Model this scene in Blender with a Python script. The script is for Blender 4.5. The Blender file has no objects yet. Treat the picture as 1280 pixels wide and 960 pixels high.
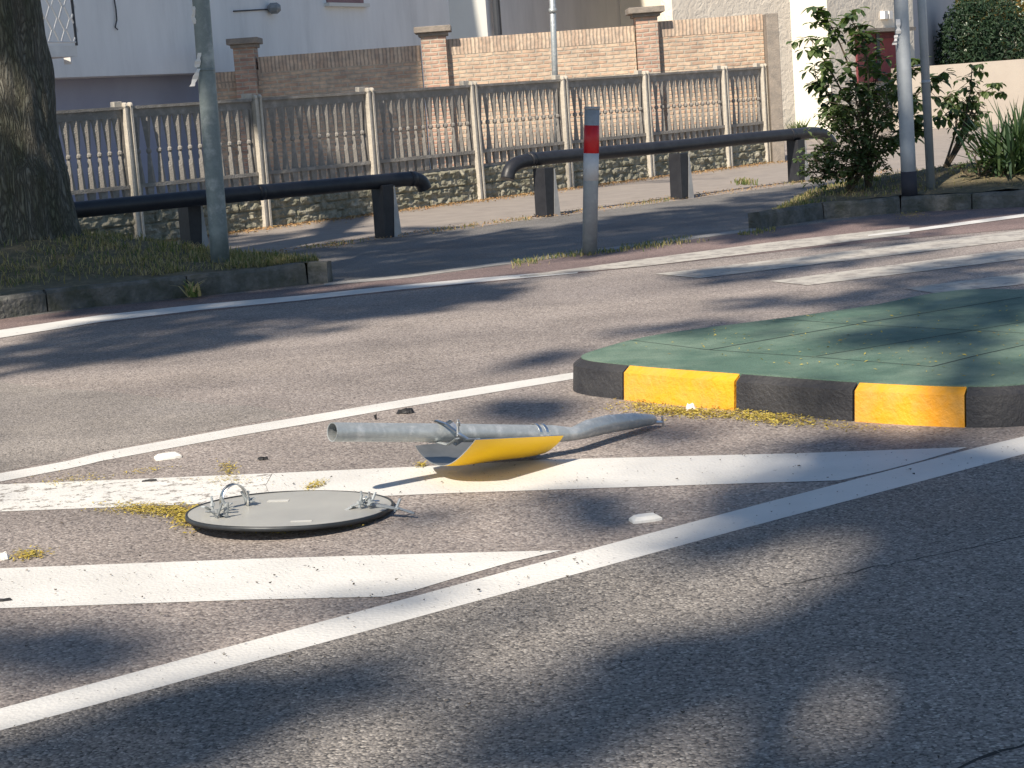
import bpy, math, random
from mathutils import Vector, Matrix, noise
random.seed(7)
rad = math.radians
# ------------------------------------------------------------------ camera
FPX, PITCH, ROLL, EYE = 2300.0, rad(8.75), rad(4.2), 1.35
cp, sp, cr, sr = math.cos(PITCH), math.sin(PITCH), math.cos(ROLL), math.sin(ROLL)
vF = Vector((0, cp, -sp)); vU0 = Vector((0, sp, cp)); vR0 = Vector((1, 0, 0))
vR = vR0*cr - vU0*sr; vU = vU0*cr + vR0*sr
scn = bpy.context.scene
cam_d = bpy.data.cameras.new("camera"); cam = bpy.data.objects.new("camera", cam_d)
scn.collection.objects.link(cam); scn.camera = cam
m = Matrix((vR, vU, -vF)).transposed().to_4x4(); m.translation = (0, 0, EYE)
cam.matrix_world = m
cam_d.sensor_width = 36; cam_d.lens = 36*FPX/1280; cam_d.clip_start = .05; cam_d.clip_end = 2000
# ------------------------------------------------------------------ light
AZ, EL = rad(32), rad(44)                       # the way the sunlight travels, and its height
L = Vector((math.sin(AZ)*math.cos(EL), math.cos(AZ)*math.cos(EL), -math.sin(EL)))
w = bpy.data.worlds.new("World"); scn.world = w; w.use_nodes = True
wn = w.node_tree.nodes; sky = wn.new("ShaderNodeTexSky"); sky.sky_type = 'NISHITA'
sky.sun_disc = False; sky.sun_elevation = EL; sky.sun_rotation = math.pi + AZ
w.node_tree.links.new(sky.outputs[0], wn["Background"].inputs[0]); wn["Background"].inputs[1].default_value = .09; sky.ozone_density = 2.2; sky.dust_density = .3
sd = bpy.data.lights.new("sun", 'SUN'); sd.energy = 5.0; sd.angle = rad(1.2); sd.color = (1, .885, .735)
sun = bpy.data.objects.new("sun", sd); scn.collection.objects.link(sun)
sun.rotation_euler = L.to_track_quat('-Z', 'Y').to_euler()
sun.location = (-10, -15, 20)
scn.view_settings.view_transform = 'Standard'; scn.view_settings.look = 'None'
scn.view_settings.exposure = .62; scn.view_settings.gamma = 1
scn.view_settings.use_curve_mapping = False

# ------------------------------------------------------------------ measuring helpers (photo pixel -> place)
def ray(u, v): return vF + vR*((u-640)/FPX) + vU*((480-v)/FPX)
def g(u, v, z=0.0):
    d = ray(u, v); t = (z-EYE)/d.z; return Vector((d.x*t, d.y*t, z))
def P(u, v, Y):
    d = ray(u, v); t = Y/d.y; return Vector((d.x*t, Y, EYE+d.z*t))
def X(u, Y, v=100): return P(u, v, Y).x
def proj(p):
    q = p-Vector((0, 0, EYE)); zc = q.dot(vF)
    if zc < .1: return (-9999, -9999)
    return (640+FPX*q.dot(vR)/zc, 480-FPX*q.dot(vU)/zc)

# ------------------------------------------------------------------ mesh helpers
class MB:
    def __init__(s): s.v = []; s.f = []
    def add(s, vs, fs):
        o = len(s.v); s.v += [tuple(q) for q in vs]; s.f += [tuple(i+o for i in f) for f in fs]; return s
    def box(s, x0, x1, y0, y1, z0, z1):
        return s.add([(x0,y0,z0),(x1,y0,z0),(x1,y1,z0),(x0,y1,z0),(x0,y0,z1),(x1,y0,z1),(x1,y1,z1),(x0,y1,z1)],
              [(0,3,2,1),(4,5,6,7),(0,1,5,4),(1,2,6,5),(2,3,7,6),(3,0,4,7)])
    def prism(s, poly, z0, z1):
        n = len(poly)
        a = sum(poly[i][0]*poly[(i+1)%n][1]-poly[(i+1)%n][0]*poly[i][1] for i in range(n))
        if a < 0: poly = poly[::-1]
        vs = [(p[0], p[1], z0) for p in poly]+[(p[0], p[1], z1) for p in poly]
        return s.add(vs, [tuple(range(n))[::-1], tuple(range(n, 2*n))]+[(i,(i+1)%n,n+(i+1)%n,n+i) for i in range(n)])
    def sheet(s, poly, z):
        n = len(poly)
        a = sum(poly[i][0]*poly[(i+1)%n][1]-poly[(i+1)%n][0]*poly[i][1] for i in range(n))
        if a < 0: poly = poly[::-1]
        return s.add([(p[0], p[1], z) for p in poly], [tuple(range(n))])
    def tube(s, path, r, seg=16, cap=True, squash=None):
        path = [Vector(p) for p in path]; n = len(path)
        rs = r if isinstance(r, (list, tuple)) else [r]*n
        t0 = (path[1]-path[0]).normalized()
        up = Vector((0,0,1)) if abs(t0.z) < .9 else Vector((1,0,0))
        a = t0.cross(up).normalized(); vs = []
        for i, p in enumerate(path):
            t = (path[min(i+1,n-1)]-path[max(i-1,0)]).normalized()
            a = (a-t*a.dot(t)).normalized(); b = t.cross(a)
            for k in range(seg):
                th = 2*math.pi*k/seg; q = 1.0
                sx, sy = (squash[i] if squash else (1, 1))
                vs.append(p+a*(math.cos(th)*rs[i]*sx)+b*(math.sin(th)*rs[i]*sy))
        fs = [(i*seg+k, i*seg+(k+1)%seg, (i+1)*seg+(k+1)%seg, (i+1)*seg+k) for i in range(n-1) for k in range(seg)]
        if cap: fs += [tuple(range(seg))[::-1], tuple(range((n-1)*seg, n*seg))]
        return s.add(vs, fs)
    def build(s, name, mat, parent=None, smooth=False, bevel=0, label=None):
        me = bpy.data.meshes.new(name); me.from_pydata(s.v, [], s.f); me.materials.append(mat)
        if smooth: me.polygons.foreach_set('use_smooth', [True]*len(me.polygons))
        me.update()
        o = bpy.data.objects.new(name, me); scn.collection.objects.link(o)
        if parent: o.parent = parent
        if bevel:
            b = o.modifiers.new('bevel', 'BEVEL'); b.width = bevel; b.segments = 2; b.limit_method = 'ANGLE'
        if smooth == 'auto':
            pass
        if label: o['label'] = label
        return o
def tag(o, label, cat, group=None):
    o['label'] = label; o['category'] = cat
    if group: o['group'] = group
    return o
def empty(name, loc, rz=0):
    o = bpy.data.objects.new(name, None); scn.collection.objects.link(o)
    o.location = loc; o.rotation_euler = (0, 0, rz); return o
def thing(name, label, cat, loc=(0,0,0), rz=0, group=None): return tag(empty(name, loc, rz), label, cat, group)
def struct(o, kind='structure'): o['kind'] = kind; return o
def sub(mb, loc):
    mb.v = [(a-loc[0], b-loc[1], c-loc[2]) for a, b, c in mb.v]; return mb

# ------------------------------------------------------------------ materials
def newmat(name):
    mt = bpy.data.materials.new(name); mt.use_nodes = True; return mt, mt.node_tree.nodes, mt.node_tree.links
def N(nodes, t, **kw):
    n = nodes.new(t)
    for k, v in kw.items():
        if k.startswith('i_'): n.inputs[k[2:].replace('_', ' ')].default_value = v
        else: setattr(n, k, v)
    return n
def ramp(nodes, stops):
    r = nodes.new('ShaderNodeValToRGB'); e = r.color_ramp.elements
    while len(e) < len(stops): e.new(.5)
    for i, (p, c) in enumerate(stops):
        e[i].position = p; e[i].color = (*c, 1) if len(c) == 3 else c
    return r
def simple(name, c1, c2=None, scale=4, rough=.8, metal=0, bump=0, bscale=60, spec=.4, detail=6, stretch=None, c3=None):
    mt, n, l = newmat(name); b = n['Principled BSDF']
    tc = N(n, 'ShaderNodeTexCoord'); vec = tc.outputs['Object']
    if stretch:
        mp = N(n, 'ShaderNodeMapping'); mp.inputs['Scale'].default_value = stretch; l.new(vec, mp.inputs[0]); vec = mp.outputs[0]
    if c2 is None: c2 = tuple(x*.82 for x in c1)
    nz = N(n, 'ShaderNodeTexNoise'); nz.inputs['Scale'].default_value = scale; nz.inputs['Detail'].default_value = detail
    nz.inputs['Roughness'].default_value = .65
    l.new(vec, nz.inputs['Vector'])
    st = [(.33, c1), (.66, c2)] if c3 is None else [(.3, c1), (.5, c2), (.68, c3)]
    r = ramp(n, st); l.new(nz.outputs[0], r.inputs[0]); l.new(r.outputs[0], b.inputs['Base Color'])
    b.inputs['Roughness'].default_value = rough; b.inputs['Metallic'].default_value = metal
    b.inputs['Specular IOR Level'].default_value = spec
    if bump:
        n2 = N(n, 'ShaderNodeTexNoise'); n2.inputs['Scale'].default_value = bscale; n2.inputs['Detail'].default_value = 5
        l.new(vec, n2.inputs['Vector'])
        bp = N(n, 'ShaderNodeBump'); bp.inputs['Strength'].default_value = bump; bp.inputs['Distance'].default_value = .02
        l.new(n2.outputs[0], bp.inputs['Height']); l.new(bp.outputs[0], b.inputs['Normal'])
    return mt
def mix(n, l, fac, a, b, mode='MIX'):
    x = n.new('ShaderNodeMix'); x.data_type = 'RGBA'; x.blend_type = mode
    for sock, val in ((x.inputs[0], fac), (x.inputs[6], a), (x.inputs[7], b)):
        if isinstance(val, (int, float)): sock.default_value = val
        elif isinstance(val, tuple): sock.default_value = (*val, 1)
        else: l.new(val, sock)
    return x.outputs[2]
def asphalt(name, dark, mid, light, scale=105, bump=.55, patch=.35):
    mt, n, l = newmat(name); b = n['Principled BSDF']
    tc = N(n, 'ShaderNodeTexCoord'); vec = tc.outputs['Object']
    vo = N(n, 'ShaderNodeTexVoronoi'); vo.inputs['Scale'].default_value = scale; l.new(vec, vo.inputs['Vector'])
    sx = N(n, 'ShaderNodeSeparateColor'); l.new(vo.outputs['Color'], sx.inputs[0])
    r = ramp(n, [(0, dark), (.45, mid), (.8, mid), (1, light)]); l.new(sx.outputs[0], r.inputs[0])
    nz = N(n, 'ShaderNodeTexNoise'); nz.inputs['Scale'].default_value = 1.1; nz.inputs['Detail'].default_value = 8; nz.inputs['Roughness'].default_value = .62
    l.new(vec, nz.inputs['Vector'])
    r2 = ramp(n, [(.3, (1-patch,)*3), (.7, (1,)*3)]); l.new(nz.outputs[0], r2.inputs[0])
    c = mix(n, l, 1.0, r.outputs[0], r2.outputs[0], 'MULTIPLY')
    # tar-dark gaps between the stones
    r3 = ramp(n, [(0.0, (1,)*3), (.55, (.9,)*3), (.95, (.38,)*3)]); l.new(vo.outputs['Distance'], r3.inputs[0])
    c = mix(n, l, .8, c, r3.outputs[0], 'MULTIPLY')
    mp = N(n, 'ShaderNodeMapping'); mp.inputs['Rotation'].default_value = (0, 0, rad(-20)); mp.inputs['Scale'].default_value = (.12, .75, 1); l.new(vec, mp.inputs[0])
    n5 = N(n, 'ShaderNodeTexNoise'); n5.inputs['Scale'].default_value = 1.3; n5.inputs['Detail'].default_value = 4; l.new(mp.outputs[0], n5.inputs['Vector'])
    r5 = ramp(n, [(.35, (.82,.82,.83)), (.65, (1.08,1.07,1.05))]); l.new(n5.outputs[0], r5.inputs[0]); c = mix(n, l, 1.0, c, r5.outputs[0], 'MULTIPLY')
    l.new(c, b.inputs['Base Color']); b.inputs['Roughness'].default_value = .72; b.inputs['Specular IOR Level'].default_value = .35
    n3 = N(n, 'ShaderNodeTexNoise'); n3.inputs['Scale'].default_value = 45; n3.inputs['Detail'].default_value = 3; l.new(vec, n3.inputs['Vector'])
    ad = N(n, 'ShaderNodeMath', operation='SUBTRACT'); l.new(n3.outputs[0], ad.inputs[0]); l.new(vo.outputs['Distance'], ad.inputs[1])
    bp = N(n, 'ShaderNodeBump'); bp.inputs['Strength'].default_value = bump; bp.inputs['Distance'].default_value = .006
    l.new(ad.outputs[0], bp.inputs['Height']); l.new(bp.outputs[0], b.inputs['Normal'])
    return mt
def roadpaint(name, white, under, wear=.42, scale=26):
    mt, n, l = newmat(name); b = n['Principled BSDF']
    tc = N(n, 'ShaderNodeTexCoord'); vec = tc.outputs['Object']
    nz = N(n, 'ShaderNodeTexNoise'); nz.inputs['Scale'].default_value = scale; nz.inputs['Detail'].default_value = 6; nz.inputs['Roughness'].default_value = .75
    l.new(vec, nz.inputs['Vector'])
    r = ramp(n, [(wear-.05, (1,)*3), (wear+.02, (0,)*3)]); l.new(nz.outputs[0], r.inputs[0])
    n2 = N(n, 'ShaderNodeTexNoise'); n2.inputs['Scale'].default_value = 3; n2.inputs['Detail'].default_value = 7; l.new(vec, n2.inputs['Vector'])
    r2 = ramp(n, [(.3, tuple(x*.86 for x in white)), (.65, white)]); l.new(n2.outputs[0], r2.inputs[0])
    c = mix(n, l, r.outputs[0], r2.outputs[0], under)
    l.new(c, b.inputs['Base Color']); b.inputs['Roughness'].default_value = .65
    n3 = N(n, 'ShaderNodeTexVoronoi'); n3.inputs['Scale'].default_value = 90; l.new(vec, n3.inputs['Vector'])
    bp = N(n, 'ShaderNodeBump'); bp.inputs['Strength'].default_value = .35; bp.inputs['Distance'].default_value = .004
    l.new(n3.outputs['Distance'], bp.inputs['Height']); l.new(bp.outputs[0], b.inputs['Normal'])
    return mt
def brick(name, c1, c2, mortar, bw, rh, msize=.012, vertical=False, dirt=.35):
    mt, n, l = newmat(name); b = n['Principled BSDF']
    tc = N(n, 'ShaderNodeTexCoord'); s = N(n, 'ShaderNodeSeparateXYZ'); l.new(tc.outputs['Object'], s.inputs[0])
    ad = N(n, 'ShaderNodeMath', operation='ADD'); l.new(s.outputs[0], ad.inputs[0]); l.new(s.outputs[1], ad.inputs[1])
    cb = N(n, 'ShaderNodeCombineXYZ'); l.new(ad.outputs[0], cb.inputs[0]); l.new(s.outputs[2], cb.inputs[1])
    vec = cb.outputs[0]
    # slight unevenness so courses are not ruled lines
    nz0 = N(n, 'ShaderNodeTexNoise'); nz0.inputs['Scale'].default_value = 5; l.new(vec, nz0.inputs['Vector'])
    ma = N(n, 'ShaderNodeVectorMath', operation='MULTIPLY_ADD'); l.new(nz0.outputs['Color'], ma.inputs[0]); ma.inputs[1].default_value = (.04, .03, 0); l.new(vec, ma.inputs[2])
    bt = N(n, 'ShaderNodeTexBrick'); l.new(ma.outputs[0], bt.inputs['Vector'])
    bt.inputs['Color1'].default_value = (*c1, 1); bt.inputs['Color2'].default_value = (*c2, 1); bt.inputs['Mortar'].default_value = (*mortar, 1)
    bt.inputs['Scale'].default_value = 1; bt.inputs['Brick Width'].default_value = bw; bt.inputs['Row Height'].default_value = rh
    bt.inputs['Mortar Size'].default_value = msize; bt.inputs['Mortar Smooth'].default_value = .4; bt.inputs['Bias'].default_value = -.1
    if vertical: bt.offset = 0
    nz = N(n, 'ShaderNodeTexNoise'); nz.inputs['Scale'].default_value = 2.2; nz.inputs['Detail'].default_value = 8; nz.inputs['Roughness'].default_value = .7; l.new(tc.outputs['Object'], nz.inputs['Vector'])
    r = ramp(n, [(.3, (1-dirt, 1-dirt, 1-dirt*.9)), (.62, (1, 1, 1))]); l.new(nz.outputs[0], r.inputs[0])
    nv = N(n, 'ShaderNodeTexNoise'); nv.inputs['Scale'].default_value = 11; nv.inputs['Detail'].default_value = 3; l.new(tc.outputs['Object'], nv.inputs['Vector'])
    rv = ramp(n, [(.35, (.75, .8, .85)), (.65, (1.0, 1.0, 1.0))]); l.new(nv.outputs[0], rv.inputs[0])
    c = mix(n, l, 1.0, bt.outputs['Color'], r.outputs[0], 'MULTIPLY'); c = mix(n, l, 1.0, c, rv.outputs[0], 'MULTIPLY')
    l.new(c, b.inputs['Base Color']); b.inputs['Roughness'].default_value = .9
    bp = N(n, 'ShaderNodeBump'); bp.inputs['Strength'].default_value = .8; bp.inputs['Distance'].default_value = .02; bp.invert = True
    ab = N(n, 'ShaderNodeMath', operation='ADD'); l.new(bt.outputs['Fac'], ab.inputs[0]); l.new(nv.outputs[0], ab.inputs[1])
    l.new(ab.outputs[0], bp.inputs['Height']); l.new(bp.outputs[0], b.inputs['Normal'])
    return mt
def leafmat(name, cols, trans=.35, rough=.45):
    mt, n, l = newmat(name); b = n['Principled BSDF']
    ge = N(n, 'ShaderNodeNewGeometry'); r = ramp(n, [(i/(len(cols)-1), c) for i, c in enumerate(cols)])
    l.new(ge.outputs['Random Per Island'], r.inputs[0]); l.new(r.outputs[0], b.inputs['Base Color'])
    b.inputs['Roughness'].default_value = rough; b.inputs['Specular IOR Level'].default_value = .35
    tr = N(n, 'ShaderNodeBsdfTranslucent'); l.new(mix(n, l, 1.0, r.outputs[0], (1.3, 1.5, .6), 'MULTIPLY'), tr.inputs[0])
    ms = N(n, 'ShaderNodeMixShader'); ms.inputs[0].default_value = trans
    l.new(b.outputs[0], ms.inputs[1]); l.new(tr.outputs[0], ms.inputs[2])
    l.new(ms.outputs[0], n['Material Output'].inputs[0])
    return mt

M = {}
M['road'] = asphalt('road asphalt', (.19,.168,.163), (.385,.34,.318), (.56,.515,.48))
M['near'] = asphalt('near lane asphalt', (.08,.077,.077), (.295,.275,.258), (.52,.49,.455), 135, .6, .3)
M['lane'] = asphalt('cycle lane asphalt', (.12,.12,.12), (.25,.24,.23), (.37,.36,.34), 140, .4)
M['redroad'] = asphalt('red asphalt', (.13,.1,.098), (.26,.195,.185), (.4,.32,.3), 120, .4, .3)
M['pave'] = simple('pavement asphalt', (.3,.265,.235), (.235,.21,.19), 3, .9, bump=.3, bscale=90)
M['verge'] = simple('verge soil', (.2,.16,.1), (.1,.09,.055), 9, .95, bump=.6, bscale=50, c3=(.24,.19,.11))
M['ground'] = simple('yard ground', (.3,.27,.22), (.2,.18,.14), 1.5, .95, bump=.4)
M['kerbstone'] = simple('kerb concrete', (.17,.165,.155), (.1,.1,.09), 7, .92, bump=.9, bscale=30, c3=(.06,.065,.048))
M['palekerb'] = simple('pale flush kerb', (.36,.35,.33), (.25,.24,.23), 6, .9, bump=.3)
M['white'] = roadpaint('road paint white', (.63,.625,.605), (.2,.19,.18), .36)
M['whiteworn'] = roadpaint('road paint worn', (.66,.655,.63), (.24,.22,.2), .45, 18)
M['whitecross'] = roadpaint('crossing paint worn', (.45,.43,.39), (.28,.26,.24), .485, 7)
M['crack'] = simple('crack', (.03,.03,.03), rough=.95)
M['green'] = simple('green painted concrete', (.055,.13,.098), (.04,.095,.075), 3.2, .75, bump=.35, bscale=70, c3=(.09,.2,.15), detail=9)
M['joint'] = simple('dark joint', (.03,.045,.04), rough=.95)
def chipped(name, c1, c2, chipc, chip, scale, rough, bumps, dust=None, dscale=2.2):
    mt, n, l = newmat(name); b = n['Principled BSDF']; tc = N(n, 'ShaderNodeTexCoord'); vec = tc.outputs['Object']
    def nz(sc, de=6, ro=.65):
        q = N(n, 'ShaderNodeTexNoise'); q.inputs['Scale'].default_value = sc; q.inputs['Detail'].default_value = de; q.inputs['Roughness'].default_value = ro; l.new(vec, q.inputs['Vector']); return q.outputs[0]
    r = ramp(n, [(.35, c1), (.65, c2)]); l.new(nz(5), r.inputs[0]); c = r.outputs[0]
    if dust:
        rd_ = ramp(n, [(.42, (0,)*3), (.66, (.75,)*3)]); l.new(nz(dscale, 9, .7), rd_.inputs[0]); c = mix(n, l, rd_.outputs[0], c, dust)
    rc = ramp(n, [(chip-.02, (1,)*3), (chip+.01, (0,)*3)]); l.new(nz(scale, 8, .7), rc.inputs[0]); c = mix(n, l, rc.outputs[0], c, chipc)
    l.new(c, b.inputs['Base Color']); b.inputs['Roughness'].default_value = rough
    ad = N(n, 'ShaderNodeMath', operation='ADD'); l.new(nz(bumps, 4), ad.inputs[0])
    m2 = N(n, 'ShaderNodeMath', operation='MULTIPLY'); l.new(rc.outputs[0], m2.inputs[0]); m2.inputs[1].default_value = -.5; l.new(m2.outputs[0], ad.inputs[1])
    bp = N(n, 'ShaderNodeBump'); bp.inputs['Strength'].default_value = .6; bp.inputs['Distance'].default_value = .015
    l.new(ad.outputs[0], bp.inputs['Height']); l.new(bp.outputs[0], b.inputs['Normal']); return mt
M['yellow'] = chipped('yellow kerb paint', (.84,.36,.012), (.74,.31,.012), (.16,.12,.08), .315, 22, .6, 30, (.6,.33,.09), 6)
M['black'] = chipped('black kerb paint', (.022,.022,.026), (.038,.038,.043), (.2,.19,.17), .31, 26, .6, 55, (.05,.048,.048), 5)
M['green'] = chipped('green painted concrete', (.085,.155,.118), (.06,.115,.087), (.2,.2,.17), .3, 11, .8, 60, (.19,.26,.2), 1.9)
M['galv'] = simple('galvanised steel', (.5,.53,.53), (.36,.39,.4), 14, .42, metal=.45, bump=.08, bscale=30, c3=(.6,.62,.62), detail=8, stretch=(1,1,1))
M['galvdull'] = simple('dull galvanised steel', (.33,.35,.36), (.24,.26,.27), 9, .6, metal=.35, bump=.15, bscale=25, c3=(.4,.41,.41))
M['zincbright'] = simple('bright zinc', (.75,.76,.76), (.6,.6,.6), 30, .3, metal=1)
M['signback'] = simple('grey sign back', (.42,.42,.39), (.35,.35,.33), 3, .3, metal=.0, bump=.02, bscale=8)
M['rimdark'] = simple('dark rim', (.045,.05,.055), (.03,.034,.038), 20, .45, metal=.4)
M['ymark'] = simple('yellow marker sheet', (.95,.6,.01), (.9,.54,.01), 5, .35)
M['grin'] = simple('grey inner sheet', (.19,.2,.205), (.13,.14,.145), 10, .4, metal=.4)
M['stud'] = simple('white plastic stud', (.82,.8,.76), (.7,.68,.63), 20, .5)
M['blackplastic'] = simple('black plastic', (.02,.02,.022), rough=.5)
M['railpaint'] = simple('anthracite rail paint', (.016,.017,.022), (.028,.03,.036), 7, .45, bump=.1, bscale=30)
M['railgrey'] = simple('lit post face grey', (.4,.4,.4), (.3,.3,.3), 7, .6)  # paler grey stands in for sunlight on the dark rail posts
M['conc'] = simple('cast concrete fence', (.36,.34,.31), (.24,.225,.205), 7, .92, bump=.5, bscale=60, c3=(.2,.19,.17), detail=9)
M['rockface'] = simple('rock faced concrete', (.36,.34,.28), (.22,.21,.16), 9, .95, bump=.7, bscale=35, c3=(.13,.13,.09), detail=9)
M['postc'] = simple('pale concrete post', (.55,.51,.44), (.4,.37,.32), 8, .9, bump=.4, bscale=50)
M['brick'] = brick('old pale brick', (.70,.52,.37), (.55,.36,.25), (.56,.48,.37), .235, .066, .014)
M['brickred'] = brick('pier brick', (.6,.4,.29), (.46,.26,.19), (.52,.45,.36), .235, .066, .014)
M['soldier'] = brick('soldier bricks', (.70,.54,.4), (.56,.4,.29), (.42,.34,.26), .062, .5, .012, True)
M['cap'] = simple('stone cap', (.3,.26,.22), (.2,.18,.16), 9, .9, bump=.5)
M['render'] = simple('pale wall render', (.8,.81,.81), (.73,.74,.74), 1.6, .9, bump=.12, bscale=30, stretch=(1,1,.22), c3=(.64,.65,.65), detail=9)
M['renderlow'] = simple('shade tinted lower render', (.36,.38,.48), (.31,.33,.43), .8, .9, bump=.12, bscale=30)  # darker bluish render: shade under the overhang put into the colour
M['cream'] = simple('cream smooth wall', (.82,.78,.67), (.78,.74,.62), .9, .9, bump=.15, bscale=30)
M['creamgrey'] = simple('grey cream wall', (.7,.7,.65), (.64,.64,.6), .9, .9, bump=.1)
M['shadeside'] = simple('lavender grey wall', (.48,.46,.47), (.44,.42,.43), .9, .9, bump=.1)  # greyer than the cream walls: this side's shade is put into the colour
def stucco():
    mt = simple('coarse stucco', (.8,.72,.6), (.72,.64,.53), 1.5, .92)
    n, l = mt.node_tree.nodes, mt.node_tree.links; b = n['Principled BSDF']
    tc = N(n, 'ShaderNodeTexCoord'); nz = N(n, 'ShaderNodeTexNoise'); nz.inputs['Scale'].default_value = 5.5; nz.inputs['Detail'].default_value = 3; nz.inputs['Distortion'].default_value = 1.2
    l.new(tc.outputs['Object'], nz.inputs['Vector'])
    bp = N(n, 'ShaderNodeBump'); bp.inputs['Strength'].default_value = .45; bp.inputs['Distance'].default_value = .05
    l.new(nz.outputs[0], bp.inputs['Height']); l.new(bp.outputs[0], b.inputs['Normal']); return mt
M['stucco'] = stucco()
M['lowwall'] = simple('beige low wall', (.46,.41,.35), (.41,.36,.31), 1.2, .9, bump=.2, bscale=40)
M['roof'] = simple('roof tile', (.32,.14,.09), (.24,.1,.07), 5, .9, bump=.4)
M['darkpipe'] = simple('dark pipe', (.05,.055,.065), rough=.5)
M['whitemetal'] = simple('white painted metal', (.75,.74,.72), rough=.5)
M['redbox'] = simple('dark red shutter', (.17,.04,.045), (.12,.03,.035), 6, .7)
M['woodred'] = simple('pink shutter', (.35,.2,.2), rough=.7)
M['glass'] = simple('dark window glass', (.03,.035,.04), rough=.1)
M['stickergrey'] = simple('faded sticker', (.56,.56,.53), rough=.5)
M['paper'] = simple('torn paper', (.75,.74,.72), rough=.8)
M['redband'] = simple('red reflective band', (.5,.015,.02), (.42,.012,.018), 12, .4)
M['whiteband'] = simple('white reflective band', (.48,.5,.52), (.4,.42,.44), 12, .45)
M['bollgrey'] = simple('weathered bollard metal', (.36,.385,.4), (.28,.3,.315), 9, .6, metal=.2, bump=.12, bscale=25, c3=(.33,.36,.36))
M['polegrey'] = simple('weathered lamp pole', (.27,.31,.31), (.17,.205,.21), 5, .55, metal=.25, bump=.2, bscale=20, c3=(.36,.39,.39), detail=9)
M['darkbase'] = simple('dark pole sleeve', (.03,.03,.04), rough=.7)
M['poleblue'] = simple('grey lamp column', (.36,.39,.42), (.28,.31,.34), 6, .5, metal=.3, bump=.1)
def bark():
    mt, n, l = newmat('bark'); b = n['Principled BSDF']
    tc = N(n, 'ShaderNodeTexCoord'); mp = N(n, 'ShaderNodeMapping'); mp.inputs['Scale'].default_value = (1, 1, .2); l.new(tc.outputs['Object'], mp.inputs[0])
    vo = N(n, 'ShaderNodeTexVoronoi', feature='DISTANCE_TO_EDGE'); vo.inputs['Scale'].default_value = 30
    nz = N(n, 'ShaderNodeTexNoise'); nz.inputs['Scale'].default_value = 9; nz.inputs['Detail'].default_value = 8; l.new(mp.outputs[0], nz.inputs['Vector'])
    ma = N(n, 'ShaderNodeVectorMath', operation='MULTIPLY_ADD'); l.new(nz.outputs['Color'], ma.inputs[0]); ma.inputs[1].default_value = (.2,.2,.2); l.new(mp.outputs[0], ma.inputs[2]); l.new(ma.outputs[0], vo.inputs['Vector'])
    r = ramp(n, [(0, (.07,.066,.055)), (.15, (.13,.125,.105)), (.5, (.2,.195,.165))]); l.new(vo.outputs['Distance'], r.inputs[0])
    r2 = ramp(n, [(.35, (.7,.75,.6)), (.6, (1,1,1))]); l.new(nz.outputs[0], r2.inputs[0])
    l.new(mix(n, l, 1.0, r.outputs[0], r2.outputs[0], 'MULTIPLY'), b.inputs['Base Color']); b.inputs['Roughness'].default_value = .95
    mn = N(n, 'ShaderNodeMath', operation='MINIMUM'); mn.inputs[1].default_value = .25; l.new(vo.outputs['Distance'], mn.inputs[0])
    bp = N(n, 'ShaderNodeBump'); bp.inputs['Strength'].default_value = .9; bp.inputs['Distance'].default_value = .08
    l.new(mn.outputs[0], bp.inputs['Height']); l.new(bp.outputs[0], b.inputs['Normal']); return mt
M['bark'] = bark()
M['twig'] = simple('twig', (.1,.075,.05), (.06,.05,.035), 10, .9)
M['treeleaf'] = leafmat('tree leaf', [(.04,.07,.02), (.06,.1,.03), (.08,.12,.035)])
M['bushleaf'] = leafmat('shrub leaf', [(.055,.085,.045), (.08,.125,.055), (.105,.15,.06), (.15,.2,.075)], .4, .4)
M['bushfine'] = leafmat('fine shrub leaf', [(.07,.11,.045), (.11,.155,.07), (.16,.2,.1)], .38, .5)
M['yucca'] = leafmat('sword leaf', [(.03,.06,.03), (.05,.09,.04), (.08,.12,.05)], .15, .4)
M['hedge'] = leafmat('hedge leaf', [(.012,.03,.016), (.018,.042,.02), (.028,.055,.024)], .1, .6)  # leaf colours lowered to stand in for shade on the hedge
M['gold'] = leafmat('yellowing leaf', [(.09,.1,.03), (.16,.13,.04), (.25,.16,.05)], .35, .6)
M['grass'] = leafmat('grass blade', [(.07,.12,.035), (.13,.16,.055), (.3,.25,.12), (.42,.35,.2)], .3, .7)
M['straw'] = leafmat('dry straw', [(.45,.37,.2), (.34,.27,.14), (.22,.2,.09)], .2, .8)
M['catkin'] = leafmat('fallen catkin', [(.42,.33,.06), (.5,.4,.1), (.33,.27,.05), (.25,.16,.06)], .15, .8)
M['litter'] = leafmat('dry leaf litter', [(.4,.22,.1), (.3,.17,.09), (.45,.32,.16), (.2,.13,.08)], .15, .8)
M['grit'] = leafmat('grit', [(.03,.03,.03), (.08,.065,.05), (.3,.28,.25), (.05,.04,.035)], 0, .9)

# ------------------------------------------------------------------ the ground
def px(pts, z=0): return [tuple(g(u, v, z))[:2] for u, v in pts]
mb = MB().sheet([(-600,-600),(600,-600),(600,900),(-600,900)], -.03); struct(mb.build('ground', M['ground']))
mb = MB().sheet([(-60,-30),(60,-30),(60,45),(-60,45)], 0); struct(mb.build('road', M['road']))
fA, fB = g(173, 306), g(957, 204)
fd = (fB-fA).normalized(); fn = Vector((fd.y, -fd.x, 0)); FAZ = math.atan2(fd.y, fd.x)
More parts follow.
